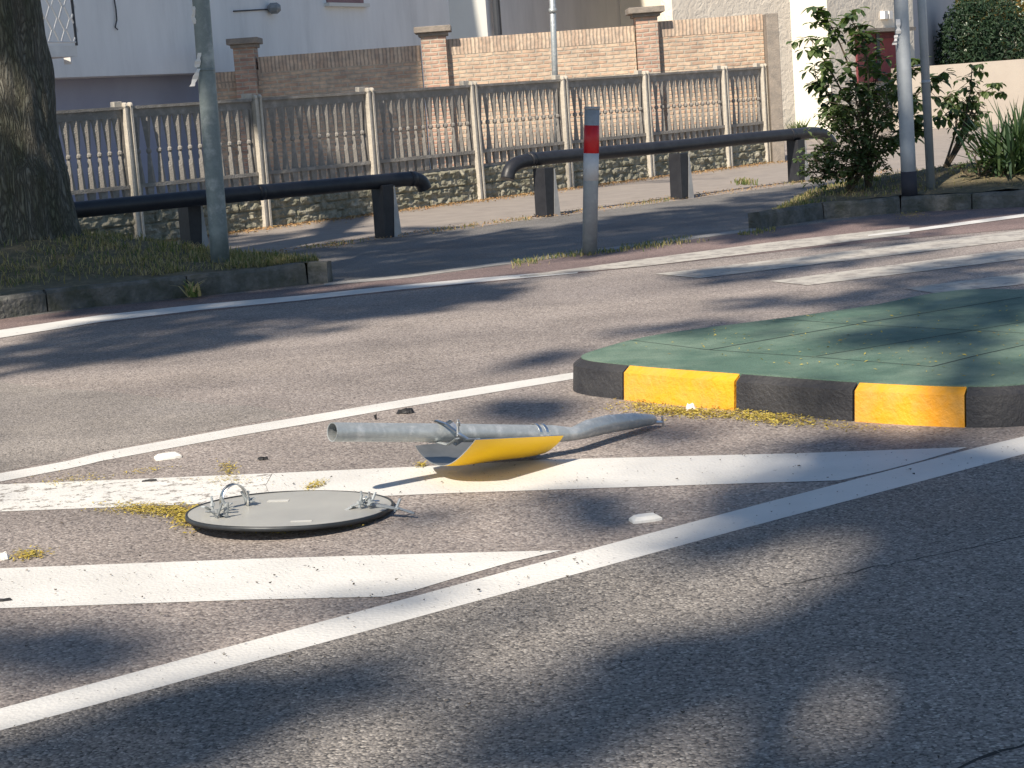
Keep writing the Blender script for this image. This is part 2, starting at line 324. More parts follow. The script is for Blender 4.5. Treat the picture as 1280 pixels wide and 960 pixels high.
# paving strip along the fence, then the cycle lane
rl = [g(243,325), g(483,297), g(683,271), g(851,249), g(997,228)]
rd = (rl[4]-rl[1]).normalized()
pv = [fA-fd*14, fB, fB+Vector((1.2,-.3,0)), fB+Vector((2.5,10.5,0)), fB+Vector((40,10.5,0)), g(1280,224)+Vector((20,6,0)), g(1280,224), g(1060,222)+Vector((0,0,0)), rl[3]-rd*0+fn*.15, rl[1]+fn*.15, rl[1]-rd*12+fn*.15]
struct(MB().sheet([tuple(p)[:2] for p in pv], .002).build('pavement', M['pave']))
lane = [tuple(rl[1]-rd*12+fn*.15)[:2], tuple(rl[1]+fn*.15)[:2], tuple(rl[3]+fn*.15)[:2]]+px([(1060,222),(1280,224),(1280,262),(950,290),(740,323),(509,346),(400,354),(0,399)])+[(-14, 9.5)]
struct(MB().sheet(lane, .001).build('cycle_lane', M['lane']))
def strip(pts_top, pts_bot, z, name, mat):
    z *= .4; mb = MB(); a = [g(u, v) for u, v in pts_top]; b = [g(u, v) for u, v in pts_bot]
    n = len(a); mb.add([(p.x,p.y,z) for p in a]+[(p.x,p.y,z) for p in b], [(n+i, n+i+1, i+1, i) for i in range(n-1)])
    return struct(mb.build(name, mat))
strip([(405,354),(509,344),(725,314.5),(945,285)], [(405,357.5),(509,347.5),(725,318),(945,288.5)], .008, 'flush_kerb', M['palekerb'])
# red-brown asphalt along the edge line
strip([(-200,430),(0,399),(240,372),(415,357),(509,348),(725,319),(945,289),(1130,266),(1280,259),(1500,250)],
      [(-200,446),(0,418),(250,390),(500,364),(720,342),(800,334),(1000,312),(1140,298),(1280,286),(1500,270)], .005, 'red_edge_strip', M['redroad'])
# painted lines
M['patch'] = asphalt('road patch asphalt', (.18,.167,.16), (.365,.335,.312), (.54,.5,.47), 130, .5)
struct(MB().sheet(px([(-500,440),(-200,465),(0,477),(60,486),(130,489),(200,497),(260,505),(320,508),(372,518),(300,531),(200,550),(125,564),(0,590),(-400,665)]), .0008).build('road_patch', M['patch']))
strip([(-300,456),(0,413),(125,394.5),(250,381),(375,370),(500,357),(610,347),(722,338)], [(-300,466),(0,423),(125,403),(250,388),(375,376),(500,362.5),(610,352),(722,342)], .009, 'edge_line', M['white'])
strip([(650,345.5),(800,325),(960,304),(1137,284)], [(650,347),(800,334),(960,315),(1137,293.5)], .0125, 'edge_line', M['whitecross'])
strip([(1085,294.5),(1137,287.4),(1280,268),(1500,243)], [(1085,296),(1137,291),(1280,272),(1500,247)], .0165, 'edge_line', M['white'])
strip([(818,343),(1280,288),(1500,262)], [(875,348),(1280,300),(1500,274)], .0085, 'crossing_stripe', M['whitecross'])
strip([(962,352),(1280,310),(1500,280)], [(1010,357),(1280,324),(1500,296)], .0085, 'crossing_stripe', M['whitecross'])
strip([(1130,361),(1280,342),(1500,318)], [(1168,367),(1280,356),(1500,334)], .0085, 'crossing_stripe', M['whitecross'])
strip([(-200,626),(0,592),(45,584),(87,576),(107,571),(125,566.5),(200,552.5),(300,534),(400,517.5),(500,500.5),(624,480.5),(717,466)], [(-200,638),(0,602.5),(45,594),(87,586),(107,581.5),(125,577),(200,563),(300,544.5),(400,527.5),(500,510),(624,489.5),(717,474)], .0045, 'lane_line', M['white'])
strip([(-200,941),(0,886.5),(320,800),(640,713),(930,636),(1217,561),(1600,470)], [(-200,968),(0,914),(320,827),(640,740),(930,661),(1280,568),(1600,486)], .0045, 'lane_line', M['white'])
def poly(pts, z, name, mat): return struct(MB().sheet(px(pts), z*.4).build(name, mat))
poly([(-260,618),(0,606),(150,600),(340,592)]+[(332,607),(338,622),(334,627)]+[(0,640),(-260,648)], .0045, 'hatch_stripe', M['whiteworn'])
poly([(341,592),(560,582),(680,575),(1000,567),(1209,559.5),(1150,577),(1100,590),(1050,601),(860,607),(680,613),(560,617),(335,627),(338.5,622),(332.5,607)], .0045, 'hatch_stripe', M['white'])
poly([(-260,722),(0,711),(320,699),(560,692),(702,688.5),(640,703),(560,726),(520,738),(480,746.5),(320,750),(0,761),(-260,771)], .0045, 'hatch_stripe', M['white'])
poly([(-700,1100),(0,900),(320,813),(640,726),(930,648),(1280,562),(1700,455),(3000,700),(1800,2600),(-1500,2600)], .0025, 'near_lane', M['near'])
# cracks and a seam in the near asphalt
def crack(pts, w, name='road_crack', seed=0):
    rnd = random.Random(seed); mb = MB(); P_ = [g(u, v) for u, v in pts]; out = []
    for a, b in zip(P_, P_[1:]):
        k = max(2, int((b-a).length/.035))
        for i in range(k): out.append(a.lerp(b, i/k)+Vector((rnd.uniform(-1,1), rnd.uniform(-1,1), 0))*.009)
    out.append(P_[-1]); vs = []; n = len(out)
    for i, p in enumerate(out):
        t = (out[min(i+1,n-1)]-out[max(i-1,0)]).normalized(); q = Vector((-t.y, t.x, 0)); ww = w*rnd.uniform(.3, 1.1)
        vs += [(p.x+q.x*ww, p.y+q.y*ww, .0012), (p.x-q.x*ww, p.y-q.y*ww, .0012)]
    mb.add(vs, [(2*i, 2*i+1, 2*i+3, 2*i+2) for i in range(n-1)]); return struct(mb.build(name, M['crack']))
crack([(985,731),(1080,712),(1180,692),(1290,668)], .0045, seed=1)
crack([(1190,965),(1230,945),(1290,928)], .006, seed=2)
crack([(1040,604),(1100,597),(1165,577),(1240,568)], .0025, seed=4)

# ------------------------------------------------------------------ traffic island
front = [g(717,489), g(779,500), g(919,513.5), g(1067,527), g(1207,534.5)]
far_px = [(743,434),(820,416),(980,395),(1078,381),(1177,363),(1280,360)]
far = [g(u, v, .155) for u, v in far_px]
for p in far: p.z = 0
nd = Vector((.8,.6,0)); n1_ = g(1290,531.5); near2 = [n1_, n1_+Vector((.27,.11,0)), n1_+Vector((.27,.11,0))+nd*.32, n1_+Vector((.27,.11,0))+nd*.65, n1_+Vector((.27,.11,0))+nd*1.3, n1_+Vector((.27,.11,0))+nd*2.1, n1_+Vector((.2,.3,0))+nd*2.35]
f0 = front[0]
outer = front+near2+far[::-1]          # counter-clockwise seen from above? fixed below
def smooth_pts(pts, idxs, k=4, frac=.35):
    out = []; n = len(pts)
    for i, p in enumerate(pts):
        if i in idxs:
            a = p.lerp(pts[i-1], frac); b = p.lerp(pts[(i+1) % n], frac)
            for j in range(k+1):
                t = j/k; out.append(a*(1-t)**2+p*2*t*(1-t)+b*t*t)
        else: out.append(p)
    return out
isl = thing('traffic_island', 'green topped traffic island edged with black and yellow painted kerb stones', 'traffic island', tuple(g(1100,470)))
IL = Vector(isl.location)
# perimeter cleaned: left corner point joined smoothly
outer[-1] = (outer[-1]+front[0]*.0)
per = []
col = []
segs = [(0,1,'black'),(1,2,'yellow'),(2,3,'black'),(3,4,'yellow'),(4,5,'black'),(5,6,'yellow'),(6,7,'black')]
n_o = len(outer)
A2 = sum(outer[i].x*outer[(i+1)%n_o].y-outer[(i+1)%n_o].x*outer[i].y for i in range(n_o))
def off(poly, d):
    n = len(poly); out = []
    for i in range(n):
        a = (poly[i]-poly[i-1]).normalized(); b = (poly[(i+1)%n]-poly[i]).normalized()
        na = Vector((-a.y, a.x, 0)); nb = Vector((-b.y, b.x, 0)); m_ = (na+nb); m_.normalize()
        k = max(.4, m_.dot(na)); out.append(poly[i]+m_*(d/k))
    return out
# refine perimeter with gentle curvature (Catmull-Rom) keeping the corner stones
def cr_pt(p0, p1, p2, p3, t):
    return .5*((2*p1)+(p2-p0)*t+(2*p0-5*p1+4*p2-p3)*t*t+(3*p1-p0-3*p2+p3)*t**3)
fine, owner = [], []
SUBD = 6
for i in range(n_o):
    p0, p1, p2, p3 = outer[i-1], outer[i], outer[(i+1)%n_o], outer[(i+2)%n_o]
    for k in range(SUBD): fine.append(cr_pt(p0, p1, p2, p3, k/SUBD)); owner.append(i)
rings = [(fine, 0.0), (off(fine, .010), .122), (off(fine, .05), .150), (off(fine, .15), .150)]
nf = len(fine)
for i in range(n_o):
    mb = MB(); idx = [j % nf for j in range(i*SUBD, (i+1)*SUBD+1)]
    vs = []
    for r_, z in rings:
        for q, j in enumerate(idx):
            p = r_[j]
            if q == 0: p = p.lerp(r_[idx[1]], .06)
            if q == len(idx)-1: p = p.lerp(r_[idx[-2]], .06)
            # kerb faces are slightly uneven castings
            vs.append((p.x-IL.x, p.y-IL.y, z))
    m_ = len(idx)
    vs += [(rings[3][0][j].x-IL.x, rings[3][0][j].y-IL.y, 0) for j in idx]
    fs = []
    for k in range(4): fs += [(k*m_+q, k*m_+q+1, (k+1)*m_+q+1, (k+1)*m_+q) for q in range(m_-1)]
    fs += [(0, m_, 2*m_, 3*m_, 4*m_), (m_-1, 5*m_-1, 4*m_-1, 3*m_-1, 2*m_-1)]
    mb.add(vs, fs)
    c = 'black' if i in (0, 2, 4, 6, n_o-1) else 'yellow' if i in (1, 3, 5) else 'kerbstone'
    o = mb.build('kerb_stone', M[c], isl)
    o['label'] = {'black': 'black painted kerb stone', 'yellow': 'yellow painted kerb stone', 'kerbstone': 'bare grey kerb stone'}[c]
inner = off(fine, .048)
mb = MB().prism([(p.x-IL.x, p.y-IL.y) for p in inner], .01, .1535)
mb.build('island_top', M['green'], isl)
def islstrip(pts, w):
    mb = MB(); a = [g(u, v, .155)-IL for u, v in pts]
    for p, q in zip(a, a[1:]):
        t = (q-p).normalized(); nn = Vector((-t.y, t.x, 0))*w
        mb.add([(p.x+nn.x,p.y+nn.y,.1545),(p.x-nn.x,p.y-nn.y,.1545),(q.x-nn.x,q.y-nn.y,.1545),(q.x+nn.x,q.y+nn.y,.1545)], [(0,1,2,3)])
    mb.build('slab_joint', M['joint'], isl)
islstrip([(886,437),(1075,404),(1278,371)], .006)
islstrip([(1020,445),(1130,427),(1280,402)], .004)
islstrip([(1165,458),(1225,443),(1280,431)], .005)
islstrip([(970,398),(1066,405)], .003); islstrip([(790,425),(886,437)], .003)
islstrip([(886,437),(1020,446),(1165,458)], .003); islstrip([(1066,405),(1280,416)], .003)

# ------------------------------------------------------------------ fallen post with its yellow marker
pp = [(415,540,6.33),(480,540.5,6.46),(560,541,6.60),(640,542,6.76),(690,542.5,6.86),(716,542.5,6.92),(735,536,7.0),(760,530,7.1),(790,526,7.22),(812,524.5,7.32)]
path = [P(u, v, Y) for u, v, Y in pp]; base = Vector((path[-1].x, path[-1].y, 0))
rt = thing('fallen_post', 'bent galvanised steel post lying knocked over on the road beside the island', 'post', tuple(base))
rr = [.034]*4+[.034,.031,.035,.036,.036,.032]
sq = [(1,1)]*4+[(1,1),(1.12,.8),(1,1),(1,1),(1.05,.9),(1.1,.72)]
lp = [p-base for p in path]
# hollow: outer shell plus an inner wall at the open left end
mb = MB(); mb.tube(lp, rr, 28, cap=False, squash=sq)
mb.tube([lp[-1], lp[-1]+(lp[-1]-lp[-2]).normalized()*.02], [.032, .018], 28, squash=[(1.1,.72),(1.1,.72)])
mb.build('steel_tube', M['galv'], rt, smooth=True)
dd = (lp[1]-lp[0]).normalized()
ib = MB().tube([lp[0]+dd*.001, lp[0]+dd*.4], .0305, 28, cap=False)
ib.add([tuple(Vector(ib.v[k])) for k in range(28, 56)], [tuple(range(28))])
# end ring joining inner and outer wall
a_ = [Vector(q) for q in MB().tube([lp[0], lp[0]+dd*.4], .034, 28, cap=False).v[:28]]
b_ = [Vector(q) for q in MB().tube([lp[0]+dd*.001, lp[0]+dd*.4], .0305, 28, cap=False).v[:28]]
ib.add(a_+b_, [(k, (k+1)%28, 28+(k+1)%28, 28+k) for k in range(28)])
ib.build('open_end', M['galvdull'], rt, smooth=False)
# bolt stub at the far end
e = lp[-1]; mb = MB().tube([e+Vector((.02,0,-.012)), e+Vector((.055,.01,-.016))], .007, 8).tube([e+Vector((.052,.005,.008)), e+Vector((.055,.01,-.04))], .005, 8)
mb.build('bolt', M['zincbright'], rt)
# the marker: a sheet curved round its axis, open towards the post
mk = thing('obstacle_marker', 'curved yellow obstacle marker sheet with grey inside, clamped under the fallen post', 'marker', tuple(Vector((.0, 6.6, 0))))
# it is bolted to the post, so it moves with it: parent it as a part
bpy.data.objects.remove(mk)
def arc3(a, b, c, k=20):   # through a (far edge), b (bottom), c (near edge)
    # circle through three points
    ab, ac = b-a, c-a; nrm = ab.cross(ac); 
    o = a+(nrm.cross(ab)*ac.length_squared+ac.cross(nrm)*ab.length_squared)/(2*nrm.length_squared)
    r0 = a-o; n1 = nrm.normalized(); e2 = n1.cross(r0)
    ang = math.atan2((c-o).dot(e2.normalized()), (c-o).dot(r0.normalized()))
    if ang < 0: ang += 2*math.pi
    return [o+r0*math.cos(ang*i/k)+e2*math.sin(ang*i/k) for i in range(k+1)]
L0 = arc3(P(519,557,6.74), P(552,580.5,6.52), P(594,549,6.34))
L1 = arc3(P(664,541,7.06), P(686,564,6.86), P(704,543.5,6.70))
Kc = 14; rows = []
for j in range(Kc+1):
    t = j/Kc; rows.append([L0[i].lerp(L1[i], t*(1-.07*math.sin(math.pi*i/20)**1.5))+Vector((0,0,-.012*math.sin(math.pi*t)*math.sin(math.pi*i/20)+.004*math.sin(t*7+i*.4)*math.sin(math.pi*i/20))) for i in range(21)])
# round the far end's lower corner
for j in (Kc-1, Kc):
    pass
def shell(rows, th, name, mat, inner=True):
    mbo, mbi, mbe = MB(), MB(), MB(); nr, nc = len(rows), len(rows[0])
    nor = []
    for j in range(nr):
        r = []
        for i in range(nc):
            du = rows[min(j+1,nr-1)][i]-rows[max(j-1,0)][i]; dv = rows[j][min(i+1,nc-1)]-rows[j][max(i-1,0)]
            r.append(du.cross(dv).normalized())
        nor.append(r)
    if nor[nr//2][nc//2].z > 0: nor = [[-q for q in r] for r in nor]
    O = [[rows[j][i]+nor[j][i]*th for i in range(nc)] for j in range(nr)]
    q = lambda R_: [tuple(p-base) for r in R_ for p in r]
    F_ = [(j*nc+i, j*nc+i+1, (j+1)*nc+i+1, (j+1)*nc+i) for j in range(nr-1) for i in range(nc-1)]
    mbo.add(q(O), F_); mbi.add(q(rows), F_)
    bd = [(0, i) for i in range(nc)]+[(j, nc-1) for j in range(1, nr)]+[(nr-1, i) for i in range(nc-2, -1, -1)]+[(j, 0) for j in range(nr-2, 0, -1)]
    vs = [tuple(rows[j][i]-base) for j, i in bd]+[tuple(O[j][i]-base) for j, i in bd]; m_ = len(bd)
    mbe.add(vs, [(k, (k+1)%m_, m_+(k+1)%m_, m_+k) for k in range(m_)])
    return mbo, mbi, mbe
mo, mi, me_ = shell(rows, .003, '', None)
mko = mo.build('marker_sheet', M['ymark'], rt, smooth=True, label='curved yellow marker sheet')
mi.build('inner_face', M['grin'], mko, smooth=True); me_.build('sheet_edge', M['zincbright'], mko)
def ringpts(c, t, r, n=20, a0=0, a1=2*math.pi, sc=1.0):
    t = t.normalized(); a = t.cross(Vector((0,0,1))).normalized(); b = t.cross(a)
    return [c+a*math.cos(a0+(a1-a0)*k/n)*r+b*math.sin(a0+(a1-a0)*k/n)*r*sc for k in range(n+1)]
def band(mb, pts, t, w, th=.002):
    t = t.normalized()*w/2; n = len(pts); vs = []
    cen = sum(pts, Vector())/n
    for p in pts:
        o = (p-cen).normalized()*th; vs += [p-t, p+t, p+t+o, p-t+o]
    fs = []
    for i in range(n-1):
        for k in range(4): fs.append((4*i+k, 4*i+(k+1)%4, 4*i+4+(k+1)%4, 4*i+4+k))
    fs += [(0,1,2,3), (4*n-1,4*n-2,4*n-3,4*n-4)]
    mb.add(vs, fs)
# clamp nearest the open end: a skewed strap with ear plates and bolts
c1 = P(566,541,6.62)-base; tx = (lp[3]-lp[2]).normalized()
sk = (tx+Vector((0,-.15,.55))).normalized()
mb = MB(); band(mb, ringpts(c1, sk, .039, 24, 0, 2*math.pi, 1.15), sk, .026, .003); mb.build('clamp', M['zincbright'], rt)
q0 = P(545,526,6.6)-base; q1 = P(572,541,6.5)-base; q2 = P(585,549,6.42)-base; q3 = P(598,548.5,6.36)-base
mb = MB(); 
mb.tube([q0, q0.lerp(q1,.5)+Vector((0,0,.008)), q1, q2, q3], [.012,.011,.010,.009,.009], 6, squash=[(1,.35)]*5)
mb.tube([q1+Vector((.0,-.012,-.01)), q1+Vector((.006,-.014,.05))], .005, 8); mb.tube([q1+Vector((.0045,-.0135,.028)), q1+Vector((.0055,-.014,.04))], .009, 6)
mb.build('clamp_bolt', M['zincbright'], rt)
q4 = P(535,552,6.62)-base; q5 = P(560,556,6.5)-base; q6 = P(572,548,6.45)-base
mb = MB().tube([q4, q4.lerp(q5,.5)+Vector((0,0,.004)), q5, q6], .010, 6, squash=[(1,.3)]*4); mb.build('clamp_bracket', M['galv'], rt)
c2 = P(672,542,6.83)-base; t2 = (lp[4]-lp[3]).normalized()
for dx in (-.008, .022):
    mb = MB(); band(mb, ringpts(c2+t2*dx, (t2+Vector((0,0,.18))), .0365, 24), t2, .012, .003); mb.build('clamp', M['zincbright'], rt)
mb = MB().tube([c2+t2*.05+Vector((0,-.03,-.03)), c2+t2*.05+Vector((.004,-.036,.02))], .005, 8); mb.build('clamp_bolt', M['zincbright'], rt)

# ------------------------------------------------------------------ round sign lying face down
sc_ = g(368,645); sc_.z = 0
a_, b_, R_S = g(243,644), g(492,642), 0
R_S = (b_-a_).length/2*.95; sc_ = (a_+b_)/2; sc_.y -= .05
sg = thing('round_sign', 'round road sign lying face down, grey back showing clamps and dark rim', 'road sign', tuple(sc_))
sg.location.z = .016; sg.rotation_euler = (rad(-2.3), rad(2.2), 0)
disc = [(math.cos(2*math.pi*k/72)*(R_S-.004), math.sin(2*math.pi*k/72)*(R_S-.004)) for k in range(72)]
MB().prism(disc, .012, .016).build('sign_plate', M['signback'], sg)
mb = MB(); vs = []; prof = [(R_S, .004), (R_S+.003, .004), (R_S+.002, .0175), (R_S-.003, .0195), (R_S-.006, .018), (R_S-.006, .006)]
for k in range(72):
    th = 2*math.pi*k/72; wob = .0015*math.sin(3*th+1)
    vs += [(math.cos(th)*r, math.sin(th)*r, z+wob) for r, z in prof]
mb.add(vs, [(k*6+i, ((k+1)%72)*6+i, ((k+1)%72)*6+(i+1)%6, k*6+(i+1)%6) for k in range(72) for i in range(6)])
mb.build('rim', M['rimdark'], sg, smooth=True)
# U clamp standing on the plate, left
def loc(u, v, z): return g(u, v, z)-sc_
cL = loc(290,647,.02)
mb = MB(); arc = []
p0, p1 = loc(277,641,.03), loc(309,634,.03)
mid = (p0+p1)/2; half = (p1-p0)/2
arc = [p0+Vector((0,0,-.012))]+[mid-half*math.cos(math.pi*k/14)+Vector((0,0,.058*math.sin(math.pi*k/14)+.012)) for k in range(15)]+[p1+Vector((0,0,-.012))]
ax = Vector((half.y, -half.x, 0)).normalized()
n = len(arc); vs = []
for p in arc: vs += [p-ax*.013, p+ax*.013]
mb.add(vs, [(2*i, 2*i+1, 2*i+3, 2*i+2) for i in range(n-1)])
o = mb.build('pipe_clamp', M['zincbright'], sg, smooth=True); s_ = o.modifiers.new('thick', 'SOLIDIFY'); s_.thickness = .003
def junk(c, k, s, seed, mat='galv', name='clamp_bracket'):
    r = random.Random(seed); mb = MB()
    for i in range(k):
        a = c+Vector((r.uniform(-s,s), r.uniform(-s,s), r.uniform(0,.012)))
        d = Vector((r.uniform(-1,1), r.uniform(-1,1), r.uniform(-.1,.55))).normalized()*r.uniform(.025,.055)
        mb.tube([a, a+d*.5+Vector((0,0,.004)), a+d], [.011, .010, .009], 6, squash=[(1,.3)]*3)
    for i in range(2):
        a = c+Vector((r.uniform(-s,s), r.uniform(-s,s), .005))
        mb.tube([a, a+Vector((r.uniform(-.02,.02), r.uniform(-.02,.02), .045))], .0045, 8); mb.tube([a+Vector((0,0,.012)), a+Vector((0,0,.022))], .009, 6)
    mb.build(name, M[mat], sg)
junk(loc(272,650,.018), 5, .035, 3); junk(loc(282,656,.018), 3, .03, 8, 'galvdull'); junk(loc(310,638,.018), 2, .012, 5)
junk(loc(455,637,.018), 6, .032, 11); junk(loc(463,634,.018), 3, .03, 15, 'zincbright')
e0 = loc(486,637,.03)
mb = MB().tube([e0+Vector((-.04,.01,.006)), e0, e0+Vector((.035,-.02,-.004))], [.016,.018,.014], 6, squash=[(1,.25)]*3)
mb.tube([e0+Vector((.02,-.015,-.012)), e0+Vector((.04,-.01,.03))], .005, 8).tube([e0+Vector((.03,-.02,0)), e0+Vector((.085,-.035,-.018))], .009, 6, squash=[(1,.4)]*2).tube([e0+Vector((.03,-.03,.0)), e0+Vector((.075,.0,-.02))], .005, 6)
mb.build('clamp_bracket', M['galv'], sg, label='bent clamp bracket sticking out over the rim')
def quad(cen, w, h, rz, z=.0175):
    c, s = math.cos(rz), math.sin(rz)
    return MB().prism([(cen.x+c*x-s*y, cen.y+s*x+c*y) for x, y in ((-w,-h),(w,-h),(w,h),(-w,h))], z-.001, z)
quad(loc(348,629,.02), .037, .018, rad(-3)).build('sticker', M['stickergrey'], sg)
quad(loc(377,659,.02), .035, .01, rad(-2)).build('sticker', M['stickergrey'], sg)

# ------------------------------------------------------------------ small things on the road
def stud(u, v, lab, rz):
    c = g(u, v); o = thing('road_stud', lab, 'road stud', tuple(c), rz, 'white plastic road studs')
    sc2 = .85 if u < 500 else .78
    o.scale = (sc2, sc2*.72, sc2*.9)
    mb = MB(); b = [(-.062,-.042),(-.03,-.052),(.03,-.052),(.062,-.042),(.062,.042),(.03,.052),(-.03,.052),(-.062,.042)]
    t = [(x*.66, y*.72) for x, y in b]; k = 8
    mb.add([(x,y,.001) for x, y in b]+[(x,y,.013) for x, y in b]+[(x,y,.028) for x, y in t], [(i,(i+1)%k,k+(i+1)%k,k+i) for i in range(k)]+[(k+i,k+(i+1)%k,2*k+(i+1)%k,2*k+i) for i in range(k)]+[tuple(range(2*k,3*k))])
    mb.build('stud_body', M['stud'], o)
    MB().box(.046,.05,-.024,.024,.012,.022).build('reflector', M['whiteband'], o)
stud(210, 573, 'white plastic road stud on the asphalt below the far lane line', rad(20))
stud(807, 651, 'white plastic road stud lying beside the near white lane line', rad(14))
def shard(u, v, sx, sy, sz, seed, lab, mat='blackplastic', name='plastic_fragment', cat='debris', rz=0, grp=None, k=3):
    r = random.Random(seed); mb = MB(); c = g(u, v)
    for i in range(k):
        cx, cy = r.uniform(-.5,.5)*sx, r.uniform(-.4,.4)*sy; w_, h_ = sx*r.uniform(.25,.5), sy*r.uniform(.3,.55); n_ = r.randint(5,7)
        po = [(cx+w_*math.cos(2*math.pi*q/n_)*r.uniform(.6,1.1), cy+h_*math.sin(2*math.pi*q/n_)*r.uniform(.6,1.1)) for q in range(n_)]
        z0 = .001+.3*sz*i/k; vs = [(x,y,z0) for x, y in po]+[(x*.8+r.uniform(-.004,.004),y*.8,z0+sz*r.uniform(.4,1)) for x, y in po]
        mb.add(vs, [tuple(range(n_))[::-1], tuple(range(n_,2*n_))]+[(q,(q+1)%n_,n_+(q+1)%n_,n_+q) for q in range(n_)])
    o = mb.build(name, M[mat]); o.location = c; o.rotation_euler.z = rz; return tag(o, lab, cat, grp)
shard(506,517,.055,.035,.022,1,'largest black plastic fragment, lying behind the fallen post',k=5)
shard(467,525,.02,.018,.03,2,'small upright brown shard standing left of the largest black fragment',k=1)
shard(330,575,.03,.02,.012,3,'crumbled black fragment above the worn white stripe',k=4)
shard(188,602,.07,.012,.008,4,'thin black strip lying across the top edge of the worn white stripe',k=3)
shard(6,752,.045,.012,.01,5,'flat black strip on the lower white stripe at the left edge',k=2)
shard(862,514,.035,.022,.03,6,'crumbled white piece against the black kerb stone','stud','crumb','debris',k=5)
shard(6,700,.03,.02,.025,7,'crumbled white piece beside yellow catkins at the left edge','stud','crumb','debris',k=4)

# ------------------------------------------------------------------ loose matter (nobody could count it)
def flakes(mb, c, s, r, flat=.25):
    n = Vector((r.gauss(0,flat), r.gauss(0,flat), 1)).normalized(); a = n.orthogonal().normalized(); a.rotate(Matrix.Rotation(r.uniform(0,6.28), 3, n)); b = n.cross(a)
    l_, w_ = s*r.uniform(.7,1.3), s*r.uniform(.25,.5)
    mb.add([c-a*l_, c-b*w_+n*s*.15, c+a*l_, c+b*w_+n*s*.1], [(0,1,2,3)])
r = random.Random(21)
mb = MB()
def blob(mb, u, v, ru, rv, n, s, rot=0, zr=(.003,.014)):
    for _ in range(n):
        a, q = r.gauss(0,.45), r.gauss(0,.45); uu = u+ru*a*math.cos(rot)-rv*q*math.sin(rot); vv = v+ru*a*math.sin(rot)+rv*q*math.cos(rot)
        p = g(uu, vv); p.z = r.uniform(*zr); flakes(mb, p, s*r.uniform(.6,1.4), r)
for a in [(205,641,60,9,700,.007,.05),(235,648,20,13,700,.008,0),(190,636,70,6,500,.006,.05),(100,600,60,8,120,.006,0),(285,588,14,10,160,.007,.3),(396,608,18,5,150,.007,-.25),(35,695,28,7,260,.007,-.1),(285,602,60,6,90,.006,0),
          (525,583,8,3,60,.008,0),(150,640,50,4,150,.006,0),(70,605,30,5,40,.006,0),(180,590,40,3,90,.006,-.12),(350,668,60,2,60,.005,0),(420,660,50,2,40,.005,0),
          (850,516,85,8,1500,.008,.06),(960,523,75,9,1300,.008,.1),(800,506,30,5,160,.008,.1),(1060,535,60,5,160,.007,.05),(60,385,30,4,250,.01,0),(1140,268,22,5,200,.01,-.05)]: blob(mb, *a)
for _ in range(420):
    u = r.uniform(760, 1280); v = r.uniform(370, 470)
    if v > 436+(u-760)*.09 or v < 430-(u-760)*.15: continue
    p = g(u, v, .158); flakes(mb, p, .008*r.uniform(.6,1.5), r)
struct(mb.build('fallen_catkins', M['catkin']), 'stuff')
mb = MB()
for _ in range(5200):                                    # dry leaves blown against the fence
    s_ = r.uniform(-5, 13); q = abs(r.gauss(0, .22)); p = fA+fd*s_+fn*(.08+q); p.z = .01+r.random()*.02; flakes(mb, p, .02, r, .5)
for _ in range(2600):                                    # and along the guard rail
    s_ = r.uniform(-5, 9); p = rl[1]+rd*s_+fn*(r.gauss(.1, .16)); p.z = .01+r.random()*.02; flakes(mb, p, .016, r, .5)
struct(mb.build('leaf_litter', M['litter']), 'stuff')
mb = MB()
for _ in range(2600):
    p = g(r.uniform(-20,1300), 560+400*r.random()**1.5)
    if r.random() < .35: p = g(r.uniform(-20,760), r.uniform(575,770))
    p.z = .005; s_ = r.choice([.0025,.003,.004,.006])*r.uniform(.7,1.2)
    a = [Vector((r.uniform(-1,1), r.uniform(-1,1), r.uniform(0,1)))*s_ for _ in range(4)]
    mb.add([p+q for q in a], [(0,1,2),(0,1,3),(1,2,3),(0,2,3)])
struct(mb.build('road_grit', M['grit']), 'stuff')

# grass helper
def blade(mb, p, h, r, w=.004, lean=.5):
    a = r.uniform(0, 6.28); d = Vector((math.cos(a), math.sin(a), 0)); s_ = Vector((-d.y, d.x, 0))*w; k = r.uniform(.1, lean)*h
    m_ = p+d*k*.4+Vector((0,0,h*.6)); t = p+d*k+Vector((0,0,h*r.uniform(.7,1)))
    mb.add([p-s_, p+s_, m_+s_*.8, t, m_-s_*.8], [(0,1,2,4),(4,2,3)])

# ------------------------------------------------------------------ planted beds with kerbs
def kerbrow(front_px, h, depth, label, name='kerb', jit=0):
    pts = [g(u, v) for u, v in front_px]; o = thing(name, label, 'kerb', tuple(pts[0]))
    for i in range(len(pts)-1):
        a, b = pts[i], pts[i+1]; t = (b-a).normalized(); nn = Vector((-t.y, t.x, 0)); 
        if nn.y < 0: nn = -nn
        a2, b2 = a+t*.006, b-t*.006; k = max(2, int((b2-a2).length/.08)); mb = MB(); vs = []
        prof = [(0,0),(.008,h-.03),(.03,h),(depth,h-.005),(depth,0)]
        for j in range(k+1):
            p = a2.lerp(b2, j/k)-pts[0]
            for x, z in prof:
                q = p+nn*x; nz = noise.noise(Vector((q.x*6, q.y*6, z*8+i)))*.014*(z > 0)
                vs.append((q.x-nn.x*nz, q.y-nn.y*nz, z+nz*.8))
        m_ = 5
        fs = [(j*m_+c, (j+1)*m_+c, (j+1)*m_+(c+1)%m_, j*m_+(c+1)%m_) for j in range(k) for c in range(m_)]+[tuple(range(m_)), tuple(range(k*m_, (k+1)*m_))[::-1]]
        mb.add(vs, fs); mb.build('kerb_stone', M['kerbstone'], o)
    return o
kerbrow([(-260,446),(-120,421),(0,399.5),(60,390),(236,371.5),(385,355.5),(411,354)], .17, .16, 'rough dark kerb stones edging the grassy bed under the big tree')
